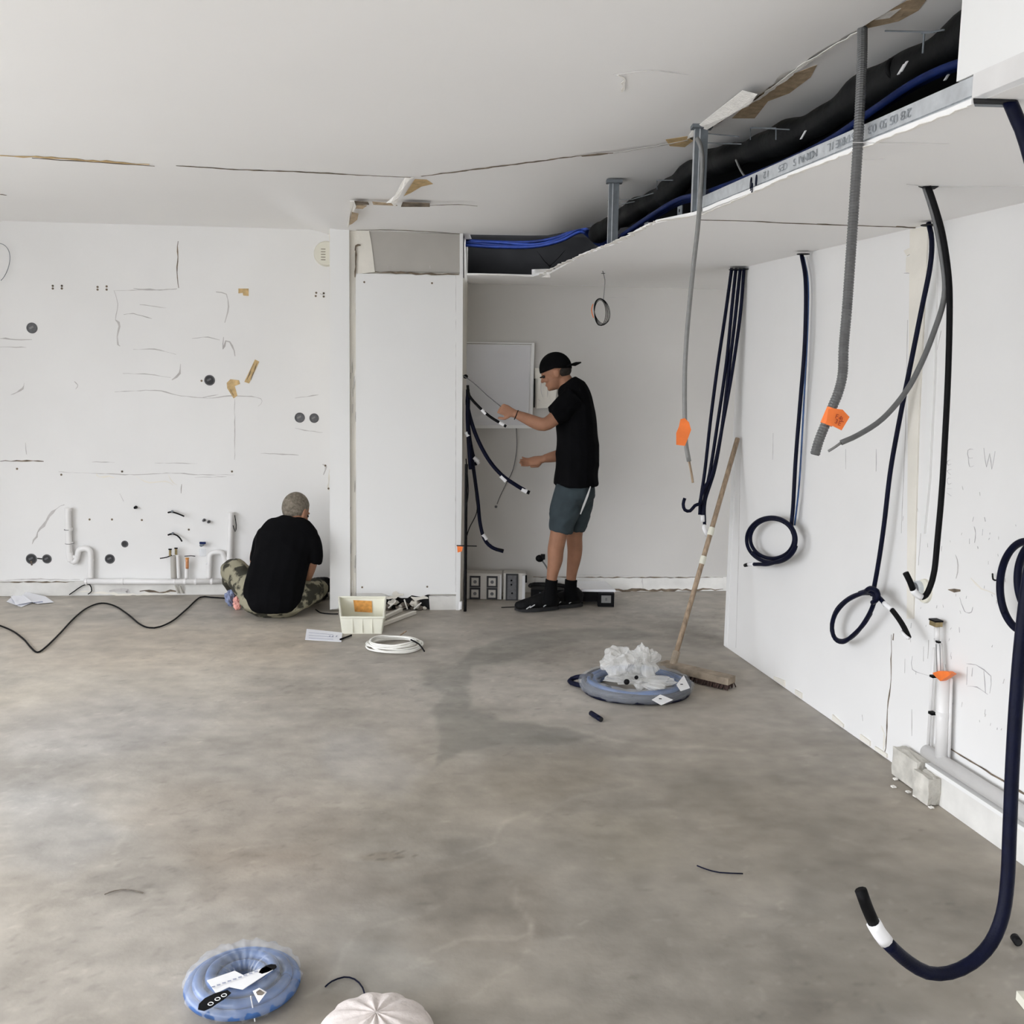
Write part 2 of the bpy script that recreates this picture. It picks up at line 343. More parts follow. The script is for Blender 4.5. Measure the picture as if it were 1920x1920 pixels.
    # pale trowel scrapes and cracks
    def streak(pts,w,amt):
        nonlocal base
        P=np.array(pts,float); dist=np.full(px.shape,1e9)
        for a,b in zip(P[:-1],P[1:]):
            t=np.clip(((px-a[0])*(b[0]-a[0])+(py-a[1])*(b[1]-a[1]))/((b-a)@(b-a)),0,1)
            dist=np.minimum(dist,np.hypot(px-a[0]-t*(b[0]-a[0]),py-a[1]-t*(b[1]-a[1])))
        m=np.clip(1-dist/w,0,1)[...,None]*(.4+.6*mid[...,None]*1.3); base=base*(1+m*(amt-1))
    streak([(830,1790),(880,1770),(960,1765),(995,1755),(985,1720)],7,1.28)
    streak([(580,1850),(640,1800),(690,1745)],7,1.18); streak([(760,1640),(830,1628),(930,1600)],6,1.14)
    streak([(935,1570),(955,1530),(1000,1515)],6,1.2); streak([(440,1585),(520,1580)],4,1.2)
    streak([(780,1430),(840,1405),(900,1412)],5,1.15); streak([(1020,1358),(1110,1378),(1170,1395)],4,1.2)
    streak([(200,1560),(230,1545),(220,1600)],8,1.2); streak([(1310,1560),(1400,1545)],5,1.16)
    streak([(150,1280),(260,1296),(240,1320)],5,1.1); streak([(840,1900),(900,1870),(960,1830),(990,1790)],5,1.15)
    streak([(990,1790),(1000,1755),(980,1715),(955,1690),(945,1660)],6,1.25); streak([(700,1745),(780,1720),(840,1690)],6,1.18)
    streak([(1190,1480),(1100,1500),(1010,1530)],5,1.14); streak([(870,1590),(935,1575)],5,1.2); streak([(1250,1800),(1300,1920)],9,1.09); streak([(1300,1780),(1350,1920)],9,1.08)
    streak([(1120,1385),(1240,1400),(1420,1405)],5,1.16); streak([(1560,1575),(1620,1600)],5,1.16); streak([(860,1275),(885,1240),(960,1215)],5,1.12)
    streak([(0,1790),(120,1770),(240,1680),(400,1600)],14,.92); streak([(20,1500),(160,1420),(330,1380)],16,.94)
    for i in range(420):     # short pale and dark flecks
        cx=random.uniform(-3.2,1.6); cy=random.uniform(2.2,7.2); l=random.uniform(.006,.028); a=random.uniform(-.5,.5); d=random.choice([1.22,1.18,1.12,.82,.78])
        ix=np.searchsorted(xs,cx); iy=np.searchsorted(ys,cy); s=np.s_[max(iy-3,0):iy+4,max(ix-5,0):ix+6]
        dx=X[s]-cx; dy=Y[s]-cy; u=dx*math.cos(a)+dy*math.sin(a); v=-dx*math.sin(a)+dy*math.cos(a)
        m=np.clip(1.3-np.maximum(abs(u)/l,abs(v)/.009),0,1)[...,None]; base[s]=base[s]*(1+m*(d-1))
    base=np.clip(base,.05,.8)
    z=(fbm(X,Y,1.3,7)-.5)*.003
    v=np.stack([X,Y,z-.0012],-1).reshape(-1,3)
    i=np.arange((nx-1)*(ny-1)); a=(i//(nx-1))*nx+i%(nx-1); q=np.stack([a,a+1,a+nx+1,a+nx],1)
    me=bpy.data.meshes.new('floor'); me.vertices.add(len(v)); me.vertices.foreach_set('co',v.ravel())
    me.loops.add(q.size); me.loops.foreach_set('vertex_index',q.ravel().astype(np.int32)); me.polygons.add(len(q))
    me.polygons.foreach_set('loop_start',(np.arange(len(q))*4).astype(np.int32)); me.polygons.foreach_set('loop_total',np.full(len(q),4,np.int32)); me.update(calc_edges=True); me.validate()
    at=me.color_attributes.new('stain_and_falloff','FLOAT_COLOR','POINT'); at.data.foreach_set('color',np.concatenate([base.reshape(-1,3),np.ones((len(v),1))],1).astype(np.float32).ravel())
    me.materials.append(K['floor']); me.polygons.foreach_set('use_smooth',[True]*len(q))
    o=bpy.data.objects.new('floor',me); C.objects.link(o); o['kind']='structure'; return o
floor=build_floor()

# ------------------------------------------------------------------ CEILING
def sm(t): t=max(0,min(1,t)); return t*t*(3-2*t)
def zc(x,y):
    ramp=sm((y-5.15)/(6.6-5.15)); wx=sm((x+1.42)/.32)*(1-sm((x-.15)/.4)); return CZ-.066*ramp*wx
def build_ceiling():
    xs=[-4.7]+list(np.arange(-4,-1.4,.1))+list(np.arange(-1.4,-1.0,.03))+list(np.arange(-1.0,2.6,.1))+[3.1]; ys=[-3.2]+list(np.arange(2,6.7,.1))+[6.72,6.9,7.1,7.6]
    g=G(); id={}
    for j,y in enumerate(ys):
        for i,x in enumerate(xs): id[i,j]=len(g.v); g.v.append(np.array([x,y,zc(x,y)]))
    for j in range(len(ys)-1):
        for i in range(len(xs)-1):
            if xs[i+1]>-.30 and ys[j]>=6.72-1e-6: continue
            g.f.append((id[i,j],id[i+1,j],id[i+1,j+1],id[i,j+1]))
    n=len(g.v)
    for (i,j),k in list(id.items()): g.v.append(g.v[k]+np.array([0,0,.02]))
    g.f+= [tuple(k+n for k in reversed(f)) for f in g.f]
    return g.mk('ceiling','ceil',kind='structure',smooth=True)
ceiling=build_ceiling()
# lower skin of plasterboard that stops at the crack and at the torn bulkhead line
def jitline(P,amp,step=.05,z=None):
    out=[]
    for p in catmull(P,step)[:-1] if len(P)>2 else catmull(P,step)[:-1]: out.append(np.array(p)+np.array([random.uniform(-amp,amp),random.uniform(-amp,amp),0]))
    return out
zb=CZ-.010
e1=[onz(x,y,zb) for x,y in((-150,283),(0,291),(180,302),(380,316),(560,323),(700,328),(772,331))]
e2=[onz(x,y,zb) for x,y in((772,331),(880,318),(1000,301),(1130,284),(1230,270),(1290,256))]
e3=[onz(x,y,zb) for x,y in((1290,256),(1400,190),(1500,120),(1610,55),(1697,0))]
far=np.array([xfl(-3.)-.02,-3.1,zb])
def seg_straight(P,amp): 
    o=[]
    for a,b in zip(P[:-1],P[1:]): o+=[a+(b-a)*t+np.array([random.uniform(-amp,amp),random.uniform(-amp,amp),0]) for t in np.linspace(0,1,max(2,int(np.linalg.norm(b-a)/.045)))[:-1]]
    return o
bd=[np.array([-4.5,e1[0][1]+.1,zb])]+seg_straight(e1,.004)+seg_straight(e2,.006)+seg_straight(e3,.009)+[e3[-1],far,np.array([-4.5,-3.1,zb])]
v,f=prism([b-np.array([0,0,.0]) for b in bd],(0,0,-1),.0108); mk('ceiling_board',v,f,'ceil',ceiling)
def cpiece(name,m,pts,zoff=.002,th=.0015,par=ceiling,z=None):
    P=[onz(x,y,(zc(*onz(x,y,CZ)[:2]) if z is None else z)-zoff) for x,y in pts]
    v,f=prism(P,(0,0,-1),th); return mk(name,v,f,m,par)
def ccrack(pts,w,m='crack',zoff=.0,jit=.8,z=None,par=ceiling,name='crack'):
    P=[]
    for x,y in pts:
        q=onz(x,y,CZ if z is None else z); zz=(zc(q[0],q[1]) if z is None else z)-zoff; P.append(onz(x,y,zz))
    v,f=ribbon(P,(0,0,-1),w,jit=jit); return mk(name,v,f,m,par)
ccrack([(0,292),(60,294),(200,303),(280,309)],.030,'yellow',.011,z=CZ)
ccrack([(60,296),(200,305),(290,311)],.016,zoff=.0125,z=CZ)
ccrack([(330,310),(450,318),(540,321),(700,329),(770,332)],.014,zoff=.011,z=CZ)
ccrack([(790,330),(900,316),(1000,303),(1100,290),(1150,287)],.013,zoff=.0115,z=CZ,m='crack')
ccrack([(1090,292),(1140,288)],.025,zoff=.012,z=CZ); ccrack([(1150,287),(1230,274),(1290,262)],.010,zoff=.011,z=CZ,m='scuff')
ccrack([(1420,182),(1300,258)],.010,zoff=.011,z=CZ,m='crack')
ccrack([(0,364),(10,366)],.03)
ccrack([(1150,140),(1220,132),(1290,140)],.003,'faint',zoff=.012,z=CZ); ccrack([(1160,140),(1170,150),(1165,172)],.010,'chalk',zoff=.012,z=CZ)
# torn brown paper along the bulkhead line
cpiece('torn_paper','tear',[(1372,222),(1400,196),(1450,160),(1490,138),(1532,122),(1520,145),(1480,175),(1440,190),(1415,222)],.0012,.001,z=CZ)
cpiece('torn_paper','tear',[(1612,56),(1640,36),(1700,2),(1740,-4),(1722,20),(1685,40),(1650,48)],.0012,.001,z=CZ)
cpiece('torn_paper','chalk',[(1640,38),(1660,24),(1690,16),(1668,34)],.0030,.001,z=CZ)
cpiece('torn_paper','yellow',[(1248,262),(1288,256),(1300,264),(1284,276),(1256,274)],.0118,.001,z=CZ)
ccrack([(1290,255),(1340,228),(1420,185),(1500,125),(1560,88),(1612,57)],.012,'chalk',zoff=.011,z=CZ)
# peeling paper flap near the tear
def flap(P,m,par,name='peeling_paper',th=.0012,label=None):
    v,f=prism(P,(0.2,-.3,-1),th); return mk(name,v,f,m,par,label=label)
flap([onz(1286,262,zb-.001),onz(1300,243,zb-.004),onz(1345,207,zb-.008),onz(1392,170,zb-.02),onz(1420,177,zb-.04),onz(1408,194,zb-.04),onz(1370,216,zb-.03),onz(1320,247,zb-.015)],'chalk',ceiling)
q=[(776,333),(768,337),(757,352),(748,370),(741,389),(733,380),(724,381),(742,365),(752,345),(760,332)]
flap([onz(x,y,zb-.001-d) for (x,y),d in zip(q,(0,.01,.03,.05,.07,.06,.045,.03,.012,0))],'chalk',ceiling)
cpiece('torn_paper','yellow',[(778,336),(800,337),(812,345),(790,350),(770,362),(757,368)],.001,.0008)
# broken strip at the top of the pier
cpiece('broken_edge','crack',[(664,378),(690,380),(692,384),(668,385)],.003,.004)
cpiece('broken_edge','tear',[(698,379),(735,382),(745,386),(700,384)],.003,.003)
cpiece('broken_edge','crack',[(755,380),(806,382),(806,388),(752,388)],.003,.004)
cpiece('broken_edge','chalk',[(656,378),(664,378),(668,388),(662,398),(664,410),(654,426),(651,426),(656,402)],.006,.006)
cpiece('broken_edge','tear',[(660,400),(672,402),(670,412),(660,420),(655,422)],.009,.006)
cpiece('broken_edge','tear',[(668,384),(688,386),(680,392),(666,391)],.003,.002)
ccrack([(806,385),(830,384),(860,383),(895,386)],.009)
ccrack([(668,431),(740,431),(800,434),(866,438)],.010)

# ------------------------------------------------------------------ WALLS
def wallpoly(name,pts,n,th,m,kind='structure',par=None):
    v,f=prism(pts,n,th); return mk(name,v,f,m,par,kind=kind if par is None else None)
def L3(p,z): return np.array([p[0],p[1],z])
xa=-4.6; xb=3.05
wall_back=wallpoly('wall_back',[L3((xa,ybw(xa)),0),L3((xb,ybw(xb)),0),L3((xb,ybw(xb)),2.75),L3((xa,ybw(xa)),2.75)],BN,.15,'wall')
ynear=-3.1
pr0=RWa; pr1=np.array([xrw(ynear),ynear])
wall_right=wallpoly('wall_right',[L3(pr0,0),L3(pr1,0),L3(pr1,2.75),L3(pr0,2.75)],RN,.11,'wall')
P_=[L3((-.345,ybw(-.345)),0),L3((2.99,ybw(2.99)),0),L3((2.99,ybw(2.99)),SZ),L3((-.345,ybw(-.345)),SZ)]
v,f=prism([p+BN*.004 for p in P_],BN,.004); mk('shade_toned_facing',v,f,'nichewall',wall_back)  # added facing, recess shade put into its colour
# far enclosure of the recess behind the partition
wall_recess=wallpoly('wall_recess',[L3((3.0,ybw(3.)),0),L3((3.0,4.2),0),L3((3.0,4.2),2.75),L3((3.0,ybw(3.)),2.75)],(-1,0,0),.1,'greyboard')
# left wall with a wide window band, rear wall with shop front opening
g=G()
for a in (abox(-4.72,-4.6,-3.1,-2.3,0,2.5),abox(-4.72,-4.6,4.4,ybw(-4.6),0,2.5),abox(-4.72,-4.6,-2.3,4.4,0,.15),abox(-4.72,-4.6,-2.3,4.4,2.45,2.5)): g.add(*a)
g.mk('wall_left','wall',kind='structure')
g=G()
for a in (abox(-4.72,-4.3,-3.2,-3.1,0,2.5),abox(-1.3,xrw(-3.1)+.12,-3.2,-3.1,0,2.5),abox(-4.3,-1.3,-3.2,-3.1,0,.15),abox(-4.3,-1.3,-3.2,-3.1,2.45,2.5)): g.add(*a)
g.mk('wall_rear','wall',kind='structure')
for i,y in enumerate((-2.3,-.6,1.05,2.7,4.4)): 
    mk('window_frame',*abox(-4.69,-4.63,y-.03,y+.03,.15,2.45),'galvd',kind='structure').name='window_%d'%(i+1)
# outside pavement so light from below the horizon bounces off ground
mk('pavement',[(-14,-14,-.02),(8,-14,-.02),(8,14,-.02),(-14,14,-.02)],[(0,1,2,3)],mat('pavement_grey',(.35,.35,.34,1),.9),kind='structure').name='floor_outside'

# pier (wrapped column) between kitchen wall and recess
tdir=n3(CWb-CWa)/np.linalg.norm(CWb-CWa)
def cwx(px,py=800): return CW(px,py)[:2]
pl=CW(620,800); 
def cpt(px,z,off=0):   # point on pier front by photo column at mid height, world height
    p=CW(px,790); return np.array([p[0],p[1],z])+CN*off
ctop=2.455
A=cpt(620,0,-.03); B=cpt(866,0,-.03)
core=[A,B,np.array([B[0]+.01,ybw(B[0])+.02,0]),np.array([A[0]-.01,ybw(A[0])+.02,0])]
v,f=prism([p+Z3*ctop for p in core],Z3,ctop); pier=mk('wall_pier',v,f,'wallold',kind='structure')
def pslab(name,pts,m,off0=-.03,th=.03,label=None):
    """slab on the pier front; pts are photo pixels"""
    P=[CW(x,y,0)+CN*(off0+th) for x,y in pts]; v,f=prism(P,CN,th); return mk(name,v,f,m,pier,label=label)
pslab('pilaster',[(619,427),(655,428),(657,1138),(640,1136),(632,1140),(619,1142)],'sheet',th=.05)
pslab('old_plaster_strip',[(655,428),(668,430),(667,1140),(657,1140)],'wallold',th=.015)
hole=[(716,1146),(714,1131),(722,1124),(728,1119),(740,1117),(752,1121),(764,1121),(772,1116),(790,1119),(803,1116),(806,1130),(804,1145)]
pslab('white_panel',[(667,513),(690,513),(862,516),(861,1114),(803,1114),(790,1119),(772,1116),(764,1121),(752,1121),(740,1117),(728,1117),(716,1112),(668,1112)],'sheet',th=.034)
pslab('corner_strip',[(862,438),(868,438),(868,516),(866,900),(862,1144),(855,1144),(855,516),(862,516)],'sheet',th=.042)
pslab('skirting_patch',[(804,1118),(856,1117),(855,1144),(806,1145)],'base',th=.030)
pslab('skirting_patch',[(668,1112),(716,1112),(728,1119),(722,1124),(714,1131),(716,1146),(668,1146)],'base',th=.028)
pslab('bare_board',[(692,432),(862,439),(862,511),(703,508),(697,460)],'greyboard',th=.020)
pslab('bare_plaster',[(668,431),(692,432),(697,460),(703,510),(668,514)],'wallold',th=.026)
pslab('dark_recess',[(714,1120),(806,1117),(806,1145),(716,1146)],'void',th=.008)
ptx=lambda x,y,o=.006:CW(x,y,o)
for x,y in((683,529),(810,531),(679,1101),(801,1100)):
    v,f=disc(CW(x,y,.003),CN,.0065,.003,10); mk('screw_hole',v,f,'crack',pier)
for P,w in (([(666,470),(668,462),(676,459)],.012),([(667,465),(667,490),(666,520)],.010),([(703,510),(760,512),(800,514),(860,514)],.010),([(806,1117),(830,1117),(856,1117)],.006),([(727,498),(727,506)],.006),([(806,498),(806,504)],.006),([(855,516),(855,800),(854,1110)],.004)):
    v,f=ribbon([CW(x,y,.006) for x,y in P],CN,w,jit=.7); mk('crack',v,f,'scuff' if w<.007 else 'crack',pier)
for i in range(26):
    x=random.uniform(655,668); y=random.uniform(450,1130); v,f=ribbon([CW(x,y,-.010),CW(x+random.uniform(-1,1),y+random.uniform(8,30),-.010)],CN,.006,jit=.5); mk('scrape_mark',v,f,random.choice(['scuff','chalk','greyboard']),pier)
# broken lumps of masonry in the hole
for i in range(16):
    x=random.uniform(722,800); y=random.uniform(1126,1143); s=random.uniform(.012,.035)
    c=CW(x,y,.0); c[2]=max(c[2],s*.6); v,f=ellipsoid(c,(s,s*.8,s*.65),7,5); v=[p+np.array([random.uniform(-.006,.006) for _ in range(3)]) for p in v]
    mk('rubble',v,f,random.choice(['stone','stone','wallold','concrete']),pier)
for P in ([(728,1140),(742,1128)],[(776,1142),(790,1130)],[(758,1124),(764,1142)]):
    v,f=tube([CW(x,y,.02) for x,y in P],.005,6); mk('broken_lath',v,f,'chalk',pier)
for P in ([(722,1119),(735,1121),(748,1118)],[(770,1120),(788,1123),(802,1119)],[(735,1115),(742,1111),(755,1117)]):
    v,f=ribbon([CW(x,y,.007) for x,y in P],CN,.022,jit=.9); mk('broken_edge',v,f,'wallold',pier)

# ------------------------------------------------------------------ SOFFIT (dropped board ceiling on the right) with its open cavity
s=[onz(x,y,SZ) for x,y in((874,516),(940,517),(1000,519),(1012,515),(1030,514))]
face=[onz(x,y,SZ) for x,y in((1030,514),(1090,480),(1160,455),(1230,418),(1262,412),(1300,406))]
slot=[onz(x,y,SZ) for x,y in((1300,404),(1821,196))]
p_near=onz(1790,178,SZ); faceN=np.array([xfl(-3.1),-3.1,SZ])
poly=[np.array([-.325,ybw(-.3),SZ])]+seg_straight(s,.006)+seg_straight(face,.006)+seg_straight(slot,.0025)+[slot[-1],faceN,L3(pr1,SZ),np.array([xrw(4.2),4.2,SZ]),L3(RWa,SZ),np.array([3.0,5.0,SZ]),np.array([3.0,ybw(3.),SZ])]
v,f=prism(poly,(0,0,-1),.0125); soffit=mk('ceiling_soffit',v,f,'ceil',kind='structure')
def scrack(pts,w,m='crack',jit=.8): v,f=ribbon([onz(x,y,SZ) for x,y in pts],(0,0,-1),w,jit=jit); mk('crack',v,f,m,soffit)
scrack([(1312,412),(1400,414),(1500,419),(1620,423),(1716,426)],.009); scrack([(1530,420),(1560,421)],.018); scrack([(1680,424),(1716,427)],.014)
scrack([(1700,345),(1760,350),(1920,348)],.003,'faint',.2); scrack([(1600,266),(1780,269)],.003,'faint',.2)
scrack([(1600,300),(1660,296)],.003,'faint',.2)
scrack([(876,535),(940,533),(1010,536)],.012,'wallold'); 
# ragged white gypsum edge of the soffit board
for k,(P) in enumerate(([(874,514),(940,516),(1000,517)],[(1010,516),(1060,492),(1110,470)],[(1110,470),(1170,446),(1230,414)],[(1230,414),(1262,410),(1295,405)],[(1312,404),(1400,366),(1500,322),(1600,283)],[(1600,283),(1700,244),(1815,199)])):
    v,f=ribbon([onz(x,y,SZ) for x,y in P],(0,0,-1),.022 if k<4 else .012,th=.002,jit=.9); mk('gypsum_edge',v,f,'chalk',soffit)
v,f=prism([FACE(x,y,.004) for x,y in((997,505),(1028,504),(1028,520),(997,520))],n3(RWn),.012); mk('gypsum_edge',v,f,'chalk',soffit)
# remaining bulkhead face board at top right
fz=n3(RWn)
pA=FACE(1797,100); 
BZ=SZ+.062; pa=np.array([pA[0],pA[1],BZ]); pb=np.array([pA[0],pA[1],CZ]); pc=L3((xfl(-3.1),-3.1),CZ); pd=L3((xfl(-3.1),-3.1),BZ)
wallpoly('wall_bulkhead',[pa,pd,pc,pb],fz,.0125,'sheet')
_y=onz(1821,196,SZ)[1]
wallpoly('bulkhead_shade_strip',[L3((xfl(_y),_y),SZ+.0005),L3((xfl(-3.1),-3.1),SZ+.0005),L3((xfl(-3.1),-3.1),BZ),L3((xfl(_y),_y),BZ)],fz,.010,'faint')  # greyer than the board above, shade put into its colour
# added near-black lining, the cavity's shade put into its colour
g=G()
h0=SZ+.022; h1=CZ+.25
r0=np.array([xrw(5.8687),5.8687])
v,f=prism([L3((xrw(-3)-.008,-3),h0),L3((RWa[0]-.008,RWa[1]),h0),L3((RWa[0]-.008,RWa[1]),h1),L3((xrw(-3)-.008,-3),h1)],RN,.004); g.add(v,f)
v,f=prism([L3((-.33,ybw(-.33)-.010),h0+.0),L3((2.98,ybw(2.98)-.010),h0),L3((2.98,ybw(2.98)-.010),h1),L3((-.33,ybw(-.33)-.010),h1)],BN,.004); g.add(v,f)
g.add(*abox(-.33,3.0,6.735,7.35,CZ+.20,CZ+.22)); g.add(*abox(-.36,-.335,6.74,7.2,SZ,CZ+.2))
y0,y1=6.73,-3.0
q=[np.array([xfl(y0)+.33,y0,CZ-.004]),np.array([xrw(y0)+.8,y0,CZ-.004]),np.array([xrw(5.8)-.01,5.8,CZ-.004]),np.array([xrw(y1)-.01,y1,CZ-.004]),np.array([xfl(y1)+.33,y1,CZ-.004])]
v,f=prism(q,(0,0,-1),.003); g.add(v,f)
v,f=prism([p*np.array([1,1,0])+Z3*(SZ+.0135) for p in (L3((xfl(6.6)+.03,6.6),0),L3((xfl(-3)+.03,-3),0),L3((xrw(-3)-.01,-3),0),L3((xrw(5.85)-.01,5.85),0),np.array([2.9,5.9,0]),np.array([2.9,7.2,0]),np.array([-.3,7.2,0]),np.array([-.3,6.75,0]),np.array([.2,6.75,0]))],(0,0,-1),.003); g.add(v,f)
lin=g.mk('ceiling_cavity_shade_lining','void',kind='structure')
v,f=prism([BW(872,445,.016),BW(1115,445,.016),BW(1115,530,.016),BW(872,530,.016)],BN,.004); mk('shade_backdrop',v,f,'dark',lin)  # added backdrop, painted dark in place of cavity shade
# ------------------------------------------------------------------ METAL track, studs, hangers
ft=np.array([(FLb-FLa)[0],(FLb-FLa)[1],0]); ft/=np.linalg.norm(ft)
ya=onz(1306,404,SZ)[1]; yb_=onz(1821,196,SZ)[1]+.004
def fp(y,z,off=0.): return np.array([xfl(y),y,z])+fz*off
track=thing('metal_track','long galvanised steel edge track with stamped lettering on the soffit edge','metal track',fp(ya,SZ+.0125))
v,f=prism([fp(ya,SZ+.014,-.004),fp(yb_,SZ+.014,-.004),fp(yb_,SZ+.060,-.004),fp(ya,SZ+.060,-.004)],fz,.0012); mk('web',v,f,'galv',track)
v,f=prism([fp(ya,SZ+.014,-.004),fp(yb_,SZ+.014,-.004),fp(yb_,SZ+.014,-.05),fp(ya,SZ+.014,-.05)],Z3,.001); mk('flange',v,f,'galv',track)
v,f=prism([fp(ya,SZ+.017,-.003),fp(yb_,SZ+.017,-.003),fp(yb_,SZ+.020,-.003),fp(ya,SZ+.020,-.003)],fz,.001); mk('fold_line',v,f,'emboss',track)
def text(s,name,origin,xdir,ydir,size,m,parent,depth=.0006,squash=1):
    cu=bpy.data.curves.new(name,'FONT'); cu.body=s; cu.size=1; cu.extrude=0; ob=bpy.data.objects.new('tmp',cu); C.objects.link(ob)
    me=bpy.data.meshes.new_from_object(ob.evaluated_get(bpy.context.evaluated_depsgraph_get())); bpy.data.objects.remove(ob)
    X=np.array(xdir,float); X/=np.linalg.norm(X); Y=np.array(ydir,float); Y/=np.linalg.norm(Y); N=np.cross(X,Y); o=np.array(origin,float)
    V=[o+X*v.co.x*size*squash+Y*v.co.y*size+N*depth for v in me.vertices]; F=[tuple(p.vertices) for p in me.polygons]
    return mk(name,V,F,m,parent)
# lettering reads upside down along the track, "8/2 0S SO ED ..." as far as it can be made out
def trk(px):
    p=FACE(px,400-(px-1300)*.41); return p[1]
for s_,px in (('2',1706),('/',1700),('8',1694),('0',1680),('5',1673),('5',1660),('0',1654),('0',1640),('3',1632),('S',1600),('T',1594),('A',1588),('R',1582),('T',1576),('E',1571),('I',1560),('L',1555),('N',1530),('O',1524),('R',1518),('M',1512),('A',1506),('I',1497),('S',1490),('C',1474),('E',1468),('5',1462),('1',1440),('2',1434)):
    text(s_,'stamped_letter',fp(trk(px),SZ+.050,-.0028),-ft,-Z3,.030,'emboss',track,squash=1.5)
def stud(y,label,w=.045,lo=SZ+.0,hi=CZ,off=-.012,group=None,h2=0):
    t=thing('metal_stud',label,'metal stud',fp(y,lo,off),group)
    a=fp(y-w/2,lo+.014,off); b=fp(y+w/2,lo+.014,off); up=np.array([0,0,hi-lo-.03])
    # stud seen from the room: web across the view and two lips
    X=np.array([1.,0,0]); Y=np.array([0,1.,0]); c=fp(y,(lo+hi)/2,off)
    g=G(); g.add(*box(c,X,Y,Z3,.048,.0015,hi-lo-.03)); mk('web',g.v,g.f,'galvd',t)
    for s in(-1,1):
        v,f=box(c+X*s*.0235+Y*.016,X,Y,Z3,.0015,.032,hi-lo-.03); mk('lip',v,f,'galv',t)
    v,f=box(c+X*-.006-Y*.002,X,Y,Z3,.004,.003,hi-lo-.04); mk('rib',v,f,'galv',t)
    v,f=box(fp(y,hi-.015,off)+X*.0,X,Y,Z3,.075,.05,.016); mk('top_bracket',v,f,'galvd',t)
    return t
stud(onz(1305,404,SZ)[1],'grey steel hanger stud at the far end of the lettered track')
stud(onz(1125,468,SZ)[1]+.0,'grey steel hanger stud furthest back, nearest the white pier')
# small metal plates at the board joint
for x,y,lb in ((1275,395,'small perforated metal bracket below the middle hanger stud'),(1212,425,'small thin metal bracket further back along the soffit edge')):
    p=FACE(x,y,-.01); t=thing('metal_bracket',lb,'bracket',p-Z3*.015); mk('plate',*box(p,ft,fz,Z3,.05,.004,.035),'galvd',t)
    v,f=disc(p+fz*.002,fz,.006,.002,8); mk('hole',v,f,'void',t)
# ceiling hangers: thin wires
def wire(P,r,m,name,label,cat='wire',group=None,parent=None): v,f=tube(P,r,6,.03); return mk(name,v,f,m,parent,smooth=True,label=label,cat=cat if parent is None else None,group=group)
hg=thing('wire_hanger','thin steel wire hangers above the black duct','hanger',FACE(1430,240,-.1))
for P in ([(1407,262),(1407,240),(1455,240),(1455,262)],[(1410,239),(1480,243)],[(1320,250),(1385,256)],[(1322,268),(1390,270)]): mk('wire',*tube([FACE(x,y,-.10) for x,y in P],.0022,6,smooth=False),'galvd',hg)
hg=thing('wire_hanger','thin steel hanger rod near the top right corner of the cavity','hanger',FACE(1733,60,-.1))
for P in ([(1733,60),(1730,100)],[(1660,58),(1745,60),(1770,56)],[(1728,62),(1752,60)]): mk('wire',*tube([FACE(x,y,-.10) for x,y in P],.0025,6,smooth=False),'galvd',hg)
hg=thing('wire_hanger','thin steel hanger wire between the two hanger studs','hanger',FACE(1240,340,-.1))
for P in ([(1232,355),(1232,338),(1262,338)],[(1140,376),(1185,374),(1225,362)],[(1140,388),(1190,378)]): mk('wire',*tube([FACE(x,y,-.10) for x,y in P],.0022,6,smooth=False),'galvd',hg)

# ------------------------------------------------------------------ DUCT and blue conduits in the cavity
off=-.17
dp=[FACE(x,y,off) for x,y in((1118,440),(1150,420),(1200,388),(1260,356),(1300,318),(1370,295),(1450,268),(1540,228),(1620,175),(1700,130),(1800,70),(1960,-40))]
duct=thing('insulated_duct','thick black insulated duct running along the open ceiling cavity','duct',dp[0])
v,f=tube(dp,lambda t:.048+.007*math.sin(t*41)+.004*math.sin(t*97),16,.03); mk('duct_sleeve',v,f,'duct',duct,smooth=True)
v,f=tube([FACE(x,y,-.10) for x,y in((1380,300),(1388,318),(1400,335),(1415,345))],.004,6); mk('hanging_tie',v,f,'lgrey',duct)
for x,y in((1506,253),(1690,130),(1695,125),(1778,140)):
    v,f=box(FACE(x,y,-.10),(.4,-.3,.85),fz,ft,.028,.004,.008); mk('tape_piece',v,f,'label',duct)
# second black bundle at the top right
bb=[FACE(x,y,-.15) for x,y in((1575,215),(1620,160),(1655,130),(1700,128),(1740,108),(1800,85))]
mk('black_cable',*tube(bb,.010,8),'black',smooth=True,label='black cable bunch tied on top of the duct at upper right',cat='cable')
x0=FACE(1678,128,-.14); mk('cable_tie_bunch',*ring(x0,ft,.022,.008,14,6),'black',smooth=True,label='looped black cable tie on the duct near the bulkhead end',cat='cable tie')
def blue(P,offs,r,label,group='blue conduits in the ceiling cavity',m='blue'):
    Q=[FACE(x,y,o) for (x,y),o in zip(P,offs if isinstance(offs,(list,tuple)) else [offs]*len(P))]
    Q=[np.array([a[0],min(a[1],ybw(a[0])-.04),a[2]]) for a in Q]
    mk('blue_conduit',*tube(Q,r,8),m,smooth=True,label=label,cat='conduit',group=group)
LB=['uppermost','middle','lowest']
for k in range(4):
    d=k*3.2
    Q=[]
    for (x,y),yy in zip(((866,452),(930,456),(1000,458),(1050,446),(1085,428),(1100,432),(1125,452),(1160,446)),(6.98,6.96,6.93,6.9,6.84,6.75,6.62,6.5)):
        Q.append(ony(x,y+d-3+1.5*math.sin(k*2+x*.03),yy-.012*k))
    mk('blue_conduit',*tube(Q,.010,8),'bluedim' if k%2==0 else 'blue',smooth=True,label=['uppermost','second from top','third from top','lowest'][k]+' of the bright blue conduits sagging above the recess',cat='conduit',group='blue conduits above the recess')
